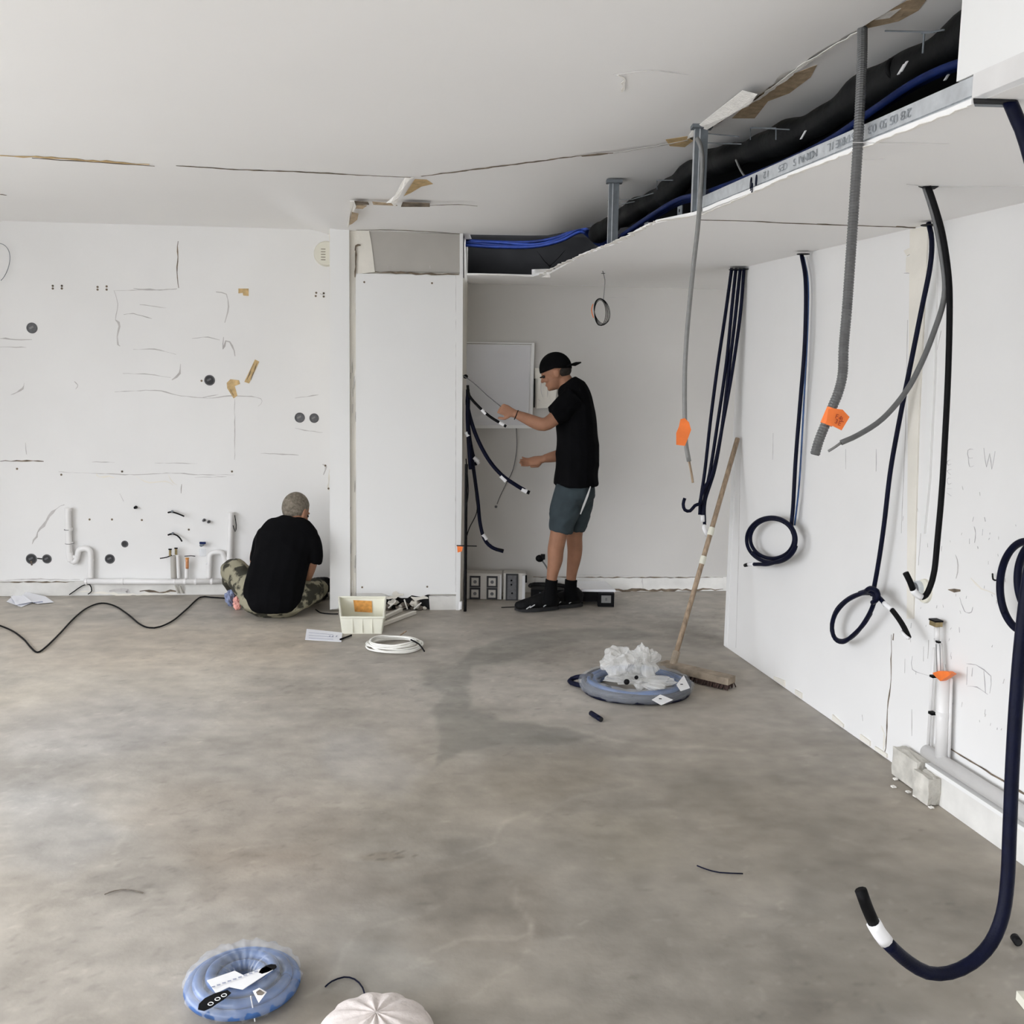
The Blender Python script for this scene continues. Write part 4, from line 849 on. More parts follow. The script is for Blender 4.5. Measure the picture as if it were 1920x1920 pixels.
# offcuts
def offcut(P,r,m,name,label,cat): return floorline(P,r,m,name,label,cat)
t=thing('conduit_offcut','short thick navy conduit offcut in front of the coil','offcut',onz(1117,1343)); mk('tube_piece',*tube([onz(1108,1337,.014),onz(1127,1349,.014)],.012,12),'navy',t,smooth=True); e=onz(1127,1349,.014); mk('cut_end',*disc(e,e-onz(1108,1337,.014),.010,.001,12),'void',t)
t=thing('conduit_offcut','small black conduit end lying at the right photo edge','offcut',onz(1905,1762)); mk('tube_piece',*tube([onz(1902,1757,.014),onz(1909,1767,.014)],.012,12),'black',t,smooth=True); mk('cut_end',*disc(onz(1909,1767,.014),(-.1,-1,.0),.009,.001,12),'void',t)
offcut([(1307,1623),(1325,1630),(1350,1636),(1393,1638)],.0022,'navy','wire_offcut','thin dark wire offcut on the floor right of centre','wire')
offcut([(196,1677),(215,1670),(240,1668),(268,1674)],.0020,'stone','wire_offcut','thin brownish wire offcut on the floor at left','wire')
offcut([(610,1850),(622,1840),(645,1832),(665,1836),(680,1852),(688,1880)],.0022,'navy','wire_offcut','curved thin wire offcut between the blue roll and the white bag','wire')
# blue roll in film, bottom left
c=onz(456,1862); t=thing('conduit_roll','light blue roll wrapped in film with black and white label tapes near the camera','conduit coil',c)
for k,(r,z) in enumerate(((.105,.016),(.105,.044),(.078,.030),(.075,.056),(.125,.030),(.052,.018),(.05,.045))):
    q=[c+np.array([r*1.06*math.cos(a),r*1.1*math.sin(a),z]) for a in np.linspace(0,2*PI,37)]; mk('conduit_turn',*tube(q,.0135,10,.05),'coil',t,smooth=True)
torus_film(c,.085,.060,.040,.040,.07,'clear_wrap',t,'film',sq=1.06,seedv=4)
def strip3(name,P,w,m,hgt,th=.0015):
    Q=[onz(x,y,hgt) for x,y in P]; v,f=ribbon(Q,Z3,w,th=th); return mk(name,v,f,m,t)
H=.085
strip3('black_tape',[(377,1895),(395,1878),(430,1860)],.040,'black',H); strip3('black_tape',[(488,1826),(504,1816),(518,1812)],.028,'black',H)
mk('paper_label',*prism([onz(x,y,H+.002) for x,y in((388,1838),(440,1820),(456,1828),(500,1812),(512,1818),(455,1855),(430,1850),(405,1862))],Z3,.0012),'label',t)
for i in range(9): 
    x=400+i*10; y=1850-i*3.6; mk('printed_mark',*box(onz(x,y,H+.0045),(1,.4,0),(-.4,1,0),Z3,.008,.004,.0005),'ink',t)
for x,y in ((395,1882),(408,1873),(420,1866)): mk('tape_print',*ring(onz(x,y,H+.003),Z3,.006,.0012,12,4),'label',t)
mk('film_tail',*tube([onz(470,1868,.09),onz(473,1885,.05),onz(478,1915,.004)],.0016,6),'label',t); 
P=[onz(474,1858,H),onz(486,1852,H),onz(500,1860,H),onz(485,1880,H-.01)]; mk('film_tear',*prism(P,Z3,.001),'label',t); P=[onz(480,1860,H+.0015),onz(487,1855,H+.0015),onz(496,1861,H+.0015),onz(486,1872,H-.0085)]; mk('film_hole',*prism(P,Z3,.001),'stone',t)
# white bag / cover at bottom edge
c=onz(705,1945); t=thing('cloth_bag','pinkish white gathered cloth bag at the bottom photo edge','bag',c)
v=[];f=[];n=60;mm=14
for j in range(mm):
    u=j/(mm-1)
    for i in range(n):
        a=2*PI*i/n; rr=.135*math.sin(u*PI/2*.98+.02)*(1+.025*math.sin(a*11)*u+.012*math.sin(a*23)*u); v.append(c+np.array([rr*math.cos(a),rr*math.sin(a),.004+.060*math.cos(u*PI/2)**.7*(1+.05*math.sin(a*11))]))
for j in range(mm-1):
    for i in range(n): f.append((j*n+i,j*n+(i+1)%n,(j+1)*n+(i+1)%n,(j+1)*n+i))
f.append(tuple(range(n))); f.append(tuple((mm-1)*n+i for i in range(n)))
K['pinkish']=mat('pinkish_white_cloth',(.66,.60,.57,1),.8,var=.08,scale=30,bump=.8,bscale=60)
mk('bag_body',v,f,'pinkish',t,smooth=True); q=[c+np.array([.134*math.cos(a),.134*math.sin(a),.012]) for a in np.linspace(0,2*PI,49)]; mk('hem',*tube(q,.007,8,.03),'pinkish',t,smooth=True)
# white frame piece at the right bottom edge
t=thing('metal_trestle','upright white metal frame leg at the lower right photo edge','frame',onz(1926,1880)); 
a=onz(1921,1885,0.0); mk('leg',*box(a+Z3*.10+np.array([.012,0,0]),(1,0,0),(0,1,0),Z3,.018,.02,.20),'cream',t); mk('foot',*box(a+Z3*.012+np.array([.012,0,0]),(1,0,0),(0,1,0),Z3,.045,.05,.024),'cream',t); mk('crossbar',*box(a+Z3*.19+np.array([.10,0,0]),(1,0,0),(0,1,0),Z3,.17,.018,.018),'cream',t); mk('rubber_pad',*box(a+Z3*.06+np.array([.045,0,0]),(1,0,0),(0,1,0),Z3,.05,.03,.06),'black',t)

# ================================================================== PIPES ON THE RIGHT WALL
t=thing('riser_pipe','thick white pipe rising on the right wall with an orange rag at its top','pipe',RW(1765,1420,.035))
mk('pipe',*tube([RW(1765,1430,.035),RW(1770,1272,.035)],.0235,16,.2,smooth=False),'pvc',t,smooth=True)
mk('pipe_edge',*tube([RW(1779,1428,.02),RW(1784,1272,.02)],.006,8,.2,smooth=False),'pvc',t,smooth=True)
mk('collar',*disc(RW(1768,1338,.035)-Z3*.006,Z3,.026,.014,16),'pvc',t)
mk('orange_rag',*prism([RW(1748,1262,.062),RW(1760,1258,.062),RW(1776,1259,.062),RW(1784,1264,.062),RW(1772,1272,.062),RW(1763,1277,.062),RW(1755,1270,.062)],RN,.022),'orange',t)
mk('clamp',*box(RW(1750,1268,.05),Z3,RN,n3(RWt),.008,.02,.02),'black',t); mk('clamp',*box(RW(1748,1337,.03),Z3,RN,n3(RWt),.010,.02,.025),'black',t)
t=thing('thin_riser_pipe','thin white pipe beside the thick one on the right wall','pipe',RW(1745,1415,.02))
mk('pipe',*tube([RW(1740,1408,.018),RW(1748,1272,.018),RW(1752,1215,.018)],.0065,10,.2,smooth=False),'pvc',t,smooth=True); mk('elbow',*ellipsoid(RW(1741,1405,.022),(.014,.014,.012),10,8),'chalk',t)
t=thing('upper_riser_pipe','slim grey white pipe with dark brass end cap above the orange rag','pipe',RW(1758,1250,.03))
mk('pipe',*tube([RW(1763,1262,.03),RW(1760,1206,.03)],.013,12,.2,smooth=False),'lgrey' if 0 else 'pvc',t,smooth=True)
for dx in(-4,3): mk('groove',*tube([RW(1761+dx,1260,.044),RW(1759+dx,1208,.044)],.0012,5,.2,smooth=False),'hole',t)
mk('neck',*tube([RW(1757,1204,.035),RW(1757,1176,.035)],.010,10,smooth=False),'pvc',t,smooth=True); mk('end_cap',*box(RW(1755,1168,.035),Z3,RN,n3(RWt),.022,.03,.04),'brass',t); mk('cap_top',*box(RW(1755,1163,.035),Z3,RN,n3(RWt),.006,.034,.044),'black',t)
mk('lower_bracket',*tube([RW(1753,1198,.03),RW(1757,1204,.045),RW(1763,1204,.03)],.004,6),'black',t)
# plinth with round pipe on top, grey concrete block
yb=lambda px:None
pA_=onz(1768,1497,0); 
def rwpt(y,z,off): return np.array([xrw(y),y,z])+RN*off
ys0=RW(1768,1440)[1]; 
t=thing('pipe_boxing','long white plinth boxing along the foot of the right wall','boxing',rwpt(ys0,0,.03))
y0=ys0+.02; y1=-2.9
v,f=prism([rwpt(y0,.0,.055),rwpt(y1,.0,.055),rwpt(y1,.115,.055),rwpt(y0,.115,.055)],RN,.05); mk('board',v,f,'base',t)
v,f=prism([rwpt(y0,.115,.062),rwpt(y1,.115,.062),rwpt(y1,.130,.062),rwpt(y0,.130,.062)],RN,.058); mk('ledge',v,f,'sheet',t)
mk('skirting_pipe',*tube([rwpt(ys0+.06,.160,.036),rwpt(y1,.160,.036)],.026,14,.3,smooth=False),'pvc',smooth=True,label='white pipe running along the top of the plinth boxing',cat='pipe')
for P,w in (([(1776,1500),(1920,1602)],.012),([(1785,1442),(1920,1530)],.010)):
    pass
v,f=ribbon([rwpt(y0,.205,.001),rwpt(2.,.205,.001)],RN,.008,jit=.4); mk('crack',v,f,'crack',wall_right)
t=thing('concrete_block','rough broken concrete block at the foot of the riser pipe','block',onz(1745,1480))
a=RW(1704,1440)[1]; b=RW(1756,1470)[1]
def rock(c,dx,dy,dz,amp,name,m,par):
    bm=bmesh.new(); bmesh.ops.create_cube(bm,size=1); bmesh.ops.subdivide_edges(bm,edges=bm.edges[:],cuts=3,use_grid_fill=True)
    for q in bm.verts: q.co+=Vector([random.uniform(-amp,amp) for _ in range(3)])
    V=[np.array(c)+n3(RWt)*q.co.x*dx+RN*q.co.y*dy+Z3*(q.co.z+.5+amp)*dz for q in bm.verts]; F=[tuple(x.index for x in p.verts) for p in bm.faces]; bm.free(); V=[np.array([p[0],p[1],max(p[2],.002)]) for p in V]
    return mk(name,V,F,m,par)
ya_=RW(1705,1442)[1]; yb2=RW(1752,1475)[1]; ym=(ya_+yb2)/2
rock(rwpt(ym+.01,0,.045),.17,.055,.115,.022,'slab','concrete',t)
rock(rwpt(yb2-.07,0,.075),.10,.06,.10,.04,'lump','concrete',t)
for i in range(5): rock(rwpt(ym+random.uniform(-.25,.15),0,.10+random.uniform(-.02,.04)),.016,.016,.006,.1,'crumb','chalk',t)
# round junction box on the right wall
c=RW(1728,1104,0); t=thing('junction_box','round cream junction box behind the black cable end on the right wall','junction box',c)
mk('plate',*disc(RW(1735,1108,0),RN,.048,.010,26,.046),'cream',t); mk('body',*disc(c,RN,.034,.030,22,.030),'galv',t); mk('opening',*disc(c+RN*.030,RN,.026,.001,18),'hole',t)
mk('hook',*tube([RW(1861,1076,.01),RW(1862,1086,.03),RW(1868,1088,.035),RW(1873,1084,.03)],.003,6),'black',smooth=True,label='small black hook on the right wall left of the navy coil',cat='hook')

# ================================================================== HANGING CONDUITS
def hang(name,label,cat,segs,group=None):
    """segs: list of (partname, points, radius, material, ribs)"""
    t=thing(name,label,cat,segs[0][1][0],group)
    for nm,P,r,m,rb in segs: mk(nm,*tube(P,r,10 if not rb else 10,.02 if not rb else .0035,rb),m,t,smooth=not rb)
    return t
def Y(P,y): return [ony(a,b,y) for a,b in P]
def collar(t,c,r,n=Z3): mk('ceiling_hole',*disc(np.array([c[0],c[1],SZ-.004]),Z3,r,.0035,14),'void',t)
# grey corrugated conduit with orange tag
top=onz(1617,55,CZ-.012); y=min(top[1],FACE(1604,262)[1]-.05,onz(1604,283,SZ)[1]-.045)
P=Y([(1617,58),(1616,120),(1611,230),(1603,360),(1595,480),(1588,580),(1582,650),(1580,700),(1572,735),(1560,765),(1548,795),(1536,825),(1528,852)],y)
P[0]=ony(1617,55,top[1]); P[1]=ony(1616,120,(top[1]+y)/2)
t=hang('corrugated_conduit','thick grey corrugated conduit with an orange tag hanging from the torn ceiling','conduit',[('conduit',P,.0135,'grey',.13)])
e=P[-1]; mk('cut_end',*disc(e,P[-1]-P[-2],.011,.0015,12),'void',t)
def tagp(pts,y,name,par,m='orange',th=.002): v,f=prism([ony(a,b,y) for a,b in pts],(0,-1,0),th); return mk(name,v,f,m,par)
tagp([(1553,767),(1566,766),(1580,768),(1593,782),(1578,807),(1562,799),(1549,796)],y-.018,'orange_tag',t)
mk('tag_wrap',*tube([ony(1562,766,y),ony(1549,796,y)],.0165,12,smooth=False),'orange',t)
for s_,px,py in(('F',1567,782),('4',1573,785),('3',1566,791),('E',1572,795),('L',1578,788)): text(s_,'tag_letter',ony(px-2,py+2,y-.0215),(1,0,-.25),(.25,0,1),.017,'orangeink',t)
# thin light grey cable with orange tag from the middle stud
top=FACE(1306,256,.03); y=top[1]-.02
P=Y([(1306,258),(1314,275),(1317,310),(1313,370),(1308,430),(1300,500),(1292,580),(1287,640),(1284,700),(1284,780),(1286,830),(1292,865),(1297,890),(1299,905)],y)
t=hang('grey_cable','thin light grey cable with a folded orange tag hanging near the middle stud','cable',[('sheath',P[:-2],.0085,'lgrey',0),('bare_cores',P[-3:],.0045,'wood',0)])
tagp([(1276,786),(1284,784),(1292,792),(1296,806),(1290,822),(1284,836),(1268,834),(1268,812),(1273,800)],y-.012,'orange_tag',t)
# bundle of navy conduits by the partition end
tp=onz(1385,503,SZ); yb0=5.80
mk('ceiling_hole',*disc(np.array([tp[0]-.01,yb0,SZ-.0165]),Z3,.06,.003,16),'void',soffit)
Bn=[[(1372,503),(1360,590),(1345,690),(1332,790),(1322,880),(1314,935),(1312,965)],[(1380,503),(1372,580),(1362,680),(1346,790),(1332,880),(1319,945),(1318,975)],[(1388,503),(1378,600),(1366,700),(1354,800),(1340,880),(1322,940),(1321,985)],[(1395,503),(1388,590),(1374,690),(1358,780),(1338,880),(1318,920),(1312,945)]]
lbs=['leftmost of the four navy conduits bundled at the partition end','second from left of the four navy conduits bundled at the partition end','third from left of the four navy conduits at the partition end, white tipped','rightmost of the four navy conduits at the partition end, hooking left at its tip']
for k,P in enumerate(Bn):
    Q=[ony(a,b,yb0-.01*k-(.10*(i/6))) for i,(a,b) in enumerate(P)]
    sg=[('conduit',Q,.0095,'navy',0)]
    if k==3: sg.append(('hooked_end',[Q[-1],ony(1303,948,yb0-.14),ony(1294,958,yb0-.14),ony(1284,956,yb0-.14),ony(1281,945,yb0-.14),ony(1284,934,yb0-.14)],.0095,'navy',0))
    if k==2: sg.append(('white_end',[Q[-1],ony(1320,990,yb0-.13),ony(1326,1004,yb0-.13)],.011,'label',0))
    if k==1: sg.append(('tape_band',[ony(1317,966,yb0-.12),ony(1318,978,yb0-.12)],.0115,'label',0))
    hang('navy_conduit',lbs[k],'conduit',sg,'navy conduits bundled at the partition end')
# conduit with double coil (1505)
def wallcable(top_px,offdelta=0): 
    tp=onz(*top_px,SZ); return (tp-np.array([RWa[0],RWa[1],0]))@RN
def RP(P,off): return [RW(a,b,off if not isinstance(off,list) else off[i]) for i,(a,b) in enumerate(P)]
def loop(cx,cy,rx,ry,a0,a1,off0,off1,n=30,rot=0,wob=0):
    out=[]
    for i,a in enumerate(np.linspace(a0,a1,n)):
        x=rx*math.cos(a)*(1+wob*math.sin(a*1.5)); y=ry*math.sin(a); X=x*math.cos(rot)-y*math.sin(rot); Y_=x*math.sin(rot)+y*math.cos(rot)
        out.append(RW(cx+X,cy+Y_,off0+(off1-off0)*i/(n-1)))
    return out
o=max(.05,wallcable((1506,478))); mk('ceiling_hole',*disc(RW(1506,478,o)*np.array([1,1,0])+Z3*(SZ-.016),Z3,.03,.003,14),'void',soffit)
P=RP([(1503,478),(1510,520),(1511,580),(1508,660),(1500,760),(1492,860),(1487,950),(1484,985)],o)
P2=loop(1446,1012,46,42,-.6,2*PI+1.2,o-.002,o+.03,46)
P3=RP([(1440,1058),(1425,1058),(1412,1058)],o+.03)
t=hang('coiled_conduit','navy conduit on the partition ending in a round double coil','conduit',[('conduit',P+[RW(1487,1000,o)],.0098,'navy',0),('coil',P2+P3,.0098,'navy',0),('coil_turn',loop(1448,1010,41,37,-.9,2*PI-.9,o+.012,o+.012,36)+[],.0098,'navy',0),('coil_turn',loop(1449,1016,44,39,.2,2.6,o+.022,o+.03,18),.0098,'navy',0),('white_tape',RP([(1414,1058),(1404,1058)],o+.03),.011,'label',0),('cut_tip',RP([(1404,1058),(1397,1060)],o+.03),.0098,'black',0)])
# second, lighter conduit lying behind the first one
hang('thin_conduit','slim grey blue cable hanging just behind the coiled navy conduit','cable',[('cable',RP([(1507,482),(1515,530),(1514,620),(1507,760),(1499,900),(1490,985)],max(.02,o-.035)),.0045,'coil',0)])
# knotted conduit (1740)
o=max(.05,wallcable((1742,418))); mk('ceiling_hole',*disc(RW(1742,418,o)*np.array([1,1,0])+Z3*(SZ-.016),Z3,.03,.003,14),'void',soffit)
P=RP([(1741,418),(1747,450),(1744,500),(1728,580),(1708,680),(1688,780),(1670,880),(1658,980),(1648,1050),(1638,1105),(1634,1115)],o)
K1=RP([(1636,1112),(1615,1113),(1592,1122),(1570,1142),(1560,1170),(1563,1193),(1578,1202),(1600,1192),(1622,1165),(1636,1138),(1640,1118),(1630,1108),(1612,1112)],[o,o+.01,o+.01,o+.01,o+.01,o+.01,o+.01,o+.01,o+.02,o+.03,o+.03,o+.02,o+.01])
K2=RP([(1632,1150),(1618,1172),(1596,1194),(1580,1204),(1566,1198),(1560,1178),(1566,1152),(1586,1128),(1612,1114),(1634,1110),(1650,1122),(1660,1134)],[o+.02]*9+[o+.03,o+.03,o+.03])
t=hang('knotted_conduit','navy conduit ending in a knotted loop with a taped tail','conduit',[('conduit',P,.0095,'navy',0),('loop',K1,.0095,'navy',0),('loop',K2,.0095,'navy',0),('knot_turn',RP([(1624,1108),(1632,1103),(1644,1108),(1646,1122),(1636,1130)],o+.045),.0105,'navy',0),('white_tape',RP([(1658,1131),(1666,1138),(1673,1144)],o+.03),.0105,'label',0),('tail',RP([(1672,1143),(1685,1160),(1696,1178),(1704,1196)],o+.03),.0105,'black',0),('tail_tip',RP([(1690,1184),(1698,1193),(1704,1197)],o+.043),.006,'label',0)])
# grey and black conduits from the slit
tp=onz(1740,352,SZ); Yt=tp[1]
mk('ceiling_slit',*prism([onz(1722,349,SZ-.001),onz(1760,349,SZ-.001),onz(1752,354,SZ-.001),onz(1734,354,SZ-.001)],Z3,.002),'void',soffit)
o=.10
def YT(P,ys): return [ony(a,b,yy) for (a,b),yy in zip(P,ys)]
P=[(1734,350),(1747,390),(1757,430),(1766,480),(1772,530),(1768,570),(1752,620),(1728,680),(1698,735),(1655,785),(1610,815),(1577,830)]
t=hang('grey_conduit','dark grey cable curving left from the slit with stripped cores at its end','cable',[('sheath',YT(P,np.linspace(Yt,Yt-.05,12)),.0088,'grey',0),('bare_cores',YT([(1577,830),(1566,838),(1553,846)],[Yt-.05]*3),.0042,'lgrey',0)])
P=[(1740,350),(1752,385),(1765,430),(1774,480),(1780,540),(1780,620),(1777,720),(1772,820),(1766,920),(1758,1010),(1752,1070),(1744,1100),(1736,1116),(1728,1120)]
P=YT(P,np.linspace(Yt-.03,Yt-.05,14))
E2=YT([(1728,1120),(1718,1114),(1712,1106)],[Yt-.05]*3); E3=YT([(1712,1106),(1706,1090),(1698,1074)],[Yt-.05]*3)
t=hang('black_conduit','long black conduit from the slit ending in a small hook at the round junction box','conduit',[('conduit',P,.0095,'black',0),('white_tape',E2,.0108,'label',0),('hooked_end',E3,.0098,'black',0)])
# slot and the thick near conduit
a=onz(1826,186,SZ); b=onz(1900,190,SZ); 
mk('cut_slot',*prism([onz(1825,184,SZ-.001),onz(1905,187,SZ-.001),onz(1905,194,SZ-.001),onz(1826,192,SZ-.001)],Z3,.003),'void',soffit)
mk('slot_edge',*prism([onz(1826,192,SZ-.002),onz(1893,194,SZ-.002),onz(1890,200,SZ-.002),onz(1828,198,SZ-.002)],Z3,.002),'galvd',soffit)
P=[(1893,190),(1908,225),(1925,270),(1955,400),(1975,600),(1970,800),(1952,960),(1930,1080),(1915,1200),(1905,1320),(1898,1440),(1893,1560),(1889,1650),(1880,1715),(1858,1768),(1822,1805),(1780,1824),(1740,1824),(1705,1805),(1680,1784),(1662,1766)]
yv=onz(1893,190,SZ)[1]; Yn=[max(1.93,yv-.015*i) for i in range(len(P))]; P=YT(P,Yn); yl=Yn[-1]
hang('long_conduit','thickest black navy conduit hanging nearest the camera and curling up above the floor','conduit',[('conduit',P,.0145,'navy',0),('white_tape',YT([(1662,1766),(1648,1748),(1638,1730)],[yl]*3),.0155,'label',0),('upturned_end',YT([(1638,1730),(1625,1700),(1614,1669)],[yl]*3),.0125,'black',0)])
# near coil at right edge
o=.06
A=loop(1925,1100,50,85,2.2,2.2+2*PI*1.05,o,o+.03,44)
hang('wall_coil','large navy conduit coil on the right wall cut by the photo edge','conduit',[('coil',A,.0125,'navy',0),('coil_turn',loop(1950,1085,42,72,1.6,1.6+2*PI,o+.03,o+.03,40),.0125,'navy',0),('conduit',RP([(1945,1010),(1980,900),(2005,700),(2010,480)],o+.02)+[RW(2012,400,o+.02)],.0125,'navy',0)])
# small wire coil from the soffit of the recess
tp=onz(1131,508,SZ); yc=tp[1]
Q=[ony(1130,508,yc),ony(1134,525,yc),ony(1133,545,yc),ony(1131,565,yc)]
t=hang('wire_coil','small coil of thin black wire hanging from the soffit above the standing worker','wire coil',[('lead',Q,.0026,'lgrey',0)])
for k in range(5):
    q=[ony(1127+(15-k*1.1)*math.cos(a+k*.4)+(2-k)*.9,585+(23-k*1.3)*math.sin(a+k*.4)+6*math.cos(a)+(k-2)*.8,yc-.006*k) for a in np.linspace(0,2*PI,26)]; mk('wire_turn',*tube(q,.0019,6),'black',t,smooth=True)
mk('tag',*tube([ony(1112,570,yc),ony(1109,582,yc),ony(1113,596,yc)],.003,6),'orange',t); mk('ceiling_hole',*disc(np.array([tp[0],tp[1],SZ-.015]),Z3,.012,.002,10),'void',soffit)

# ================================================================== RECESS
c0,c1=BW(866,642,.0),BW(1000,642,.0)
t=thing('fuse_cabinet','flat grey white cabinet door on the recess wall in front of the standing worker','cabinet',BW(935,803,.0))
P=[BW(872,641,.05),BW(1002,643,.05),BW(998,803,.05),BW(872,803,.05)]; mk('frame',*prism(P,BN,.046),'sheet',t)
P=[BW(872,646,.060),BW(995,648,.060),BW(991,797,.060),BW(872,797,.060)]; mk('door',*prism(P,BN,.010),'cab',t)
mk('door_edge',*box(BW(1002,737,.055),Z3,BN,n3(BWb-BWa)/np.linalg.norm(BWb-BWa),.20,.014,.008),'black',t)
mk('door_gap',*box(BW(935,645,.0605),(BW(995,648,0)-BW(872,646,0)),BN,Z3,1,.001,.003),'crack',t)
mk('wall_paper_sheet',*prism([BW(1003,690,.03),BW(1046,690,.05),BW(1044,730,.04),BW(1040,764,.06),BW(1006,766,.03)],BN,.003),'wallold',label='pale hanging sheet with faint writing between cabinet and worker',cat='sheet')
for P in ([(1008,748),(1013,752)],[(1016,700),(1014,730),(1018,745)],[(1028,720),(1026,745)]): mk('crease',*ribbon([BW(a,b,.062) for a,b in P],BN,.004),'scuff',C.objects.get('wall_paper_sheet'))
mk('thin_wire',*tube([BW(a,b,.03) for a,b in((968,803),(969,840),(962,880),(950,905),(938,930),(932,945))],.0028,6),'hole',smooth=True,label='thin wire hanging below the cabinet down to a small wall hook',cat='wire')
mk('wall_hook',*disc(BW(930,950,.004),BN,.010,.02,8,.006),'hole',label='tiny grey wall hook low on the recess wall under the cabinet',cat='hook')
# conduits spilling out behind the pier, y about 6.8-6.95
def rec(P,y,nm,label,r=.011,tape=(),end=None,m='navy',group=None):
    Q=[ony(a,b,y+.0*i) for i,(a,b) in enumerate(P)]
    Q=[np.array([max(q[0],-.30),q[1],q[2]]) for q in Q]
    t=hang(nm,label,'conduit' if r>.007 else 'cable',[('conduit' if r>.007 else 'sheath',Q,r,m,0)],group)
    for (x0,y0,x1,y1) in tape: mk('white_tape',*tube([ony(x0,y0,y),ony(x1,y1,y)],r*1.12,10,smooth=False),'label',t)
    if end: mk('cut_end',*tube([ony(*end[0],y),ony(*end[1],y)],r*1.0,10,smooth=False),'black',t)
    return t
rec([(868,722),(880,742),(900,765),(920,782),(938,793)],6.70,'short_conduit','shortest black conduit end with two white tapes beside the cabinet',.0095,[(903,768,911,776),(936,792,945,797)],((945,797),(949,800)),'black')
rec([(866,735),(876,765),(892,815),(915,860),(940,890),(965,908),(985,920)],6.76,'taped_conduit','longest navy conduit sweeping right with two white tapes below the cabinet',.0135,[(939,892,949,902),(978,917,988,922)],((988,922),(993,924)))
rec([(864,750),(874,790),(884,850),(888,880),(896,940),(900,980),(908,1010),(922,1026),(944,1034)],6.80,'low_conduit','navy conduit curving down to a tip above the grey socket housings',.0125,[(888,858,897,866),(905,1002,912,1012)],((930,1030),(944,1033)))
rec([(864,730),(870,790),(880,850),(882,880)],6.72,'side_conduit','short navy conduit hanging close to the pier edge',.0125,[(874,810,878,818)])
rec([(864,740),(872,800),(886,850),(894,872)],6.84,'inner_conduit','navy conduit stub hidden behind the others at the pier edge',.0125,[(889,862,898,870)])
rec([(872,860),(878,920),(868,960),(858,990),(853,1010),(857,1022)],6.55,'thin_black_cable','thin black cable looping in front of the pier edge',.0035,m='black')
rec([(888,880),(892,930),(894,960),(880,990),(866,1010)],6.66,'thin_cable','thin black cable crossing back toward the pier edge',.0035,m='black')
rec([(864,870),(866,930),(865,1000),(866,1060),(864,1110),(863,1146)],6.60,'standing_conduit','black conduit running down the pier edge to the floor with white tape',.0105,[(864,1128,863,1142)],m='black')
mk('thin_tool_cable',*tube([ony(868,704,6.66),ony(888,718,6.62),ony(912,740,6.55),(ony(940,763,6.475))],.0030,6),'hole',smooth=True,label='thin taut wire pulled by the raised hand of the standing worker',cat='wire')
mk('cable_gland',*ellipsoid(ony(873,706,6.72),(.016,.012,.014),10,8),'black',smooth=True,label='small black cable gland at the pier edge beside the cabinet',cat='gland')
t=thing('orange_plug','small orange tag with a black stick poking out at the pier edge','tag',ony(862,1025,6.62)); mk('stick',*tube([ony(856,1023,6.60),ony(894,1024,6.60)],.0035,6),'black',t); tagp([(857,1024),(868,1025),(866,1034),(858,1036)],6.59,'orange_piece',t)
# grey socket housings
def housing():
    t=thing('socket_housing','beige metal housing with four square sockets on the recess floor','housing',onz(900,1138))
    y=6.98; P=lambda x,z:np.array([x,y,z])
    xl=ony(872,1130,y)[0]; xr=ony(940,1130,y)[0]; zt=ony(905,1076,y)[2]; X=(1,0,0)
    mk('body',*box(((xl+xr)/2,y+.06,zt/2+.002),X,(0,1,0),Z3,xr-xl,.12,zt),'steel',t)
    for a in(.27,.74):
        for b in(.70,.24):
            c=np.array([xl+(xr-xl)*a,y-.001,zt*b]); f=mk('socket_frame',*box(c,X,(0,1,0),Z3,.075,.010,.080),'holed',t)
            mk('socket_face',*box(c+np.array([0,-.006,0]),X,(0,1,0),Z3,.050,.008,.054),'steel',f); mk('pin_hole',*disc(c+np.array([0,-.0105,.0]),(0,-1,0),.012,.002,12),'hole',f)
    mk('edge_strip',*box((xr-.006,y-.008,zt/2),X,(0,1,0),Z3,.012,.012,zt-.01),'stripe',t)
    t2=thing('switch_housing','beige metal housing with one tall dark panel beside the four sockets','housing',np.array([xr+.09,y+.05,0]))
    x2=ony(985,1130,y)[0]
    mk('body',*box(((xr+.012+x2)/2,y+.06,zt/2+.004),X,(0,1,0),Z3,x2-xr-.014,.12,zt+.004),'steel',t2)
    c=np.array([(xr+x2)/2-.012,y-.002,zt*.5]); f=mk('panel_frame',*box(c,X,(0,1,0),Z3,.085,.012,.19),'holed',t2); mk('panel_face',*box(c+np.array([0,-.007,0]),X,(0,1,0),Z3,.062,.006,.168),'hole',f)
    for dz in(-.04,.02,.05): mk('screw',*disc(c+np.array([random.uniform(-.01,.01),-.0105,dz]),(0,-1,0),.007,.003,8),'black',f)
    mk('side_rail',*box((x2-.014,y-.012,zt*.5),X,(0,1,0),Z3,.020,.02,zt-.01),'stripe',t2); mk('rail_knob',*box((x2+.002,y-.004,zt-.03),X,(0,1,0),Z3,.014,.02,.05),'black',t2)
housing()
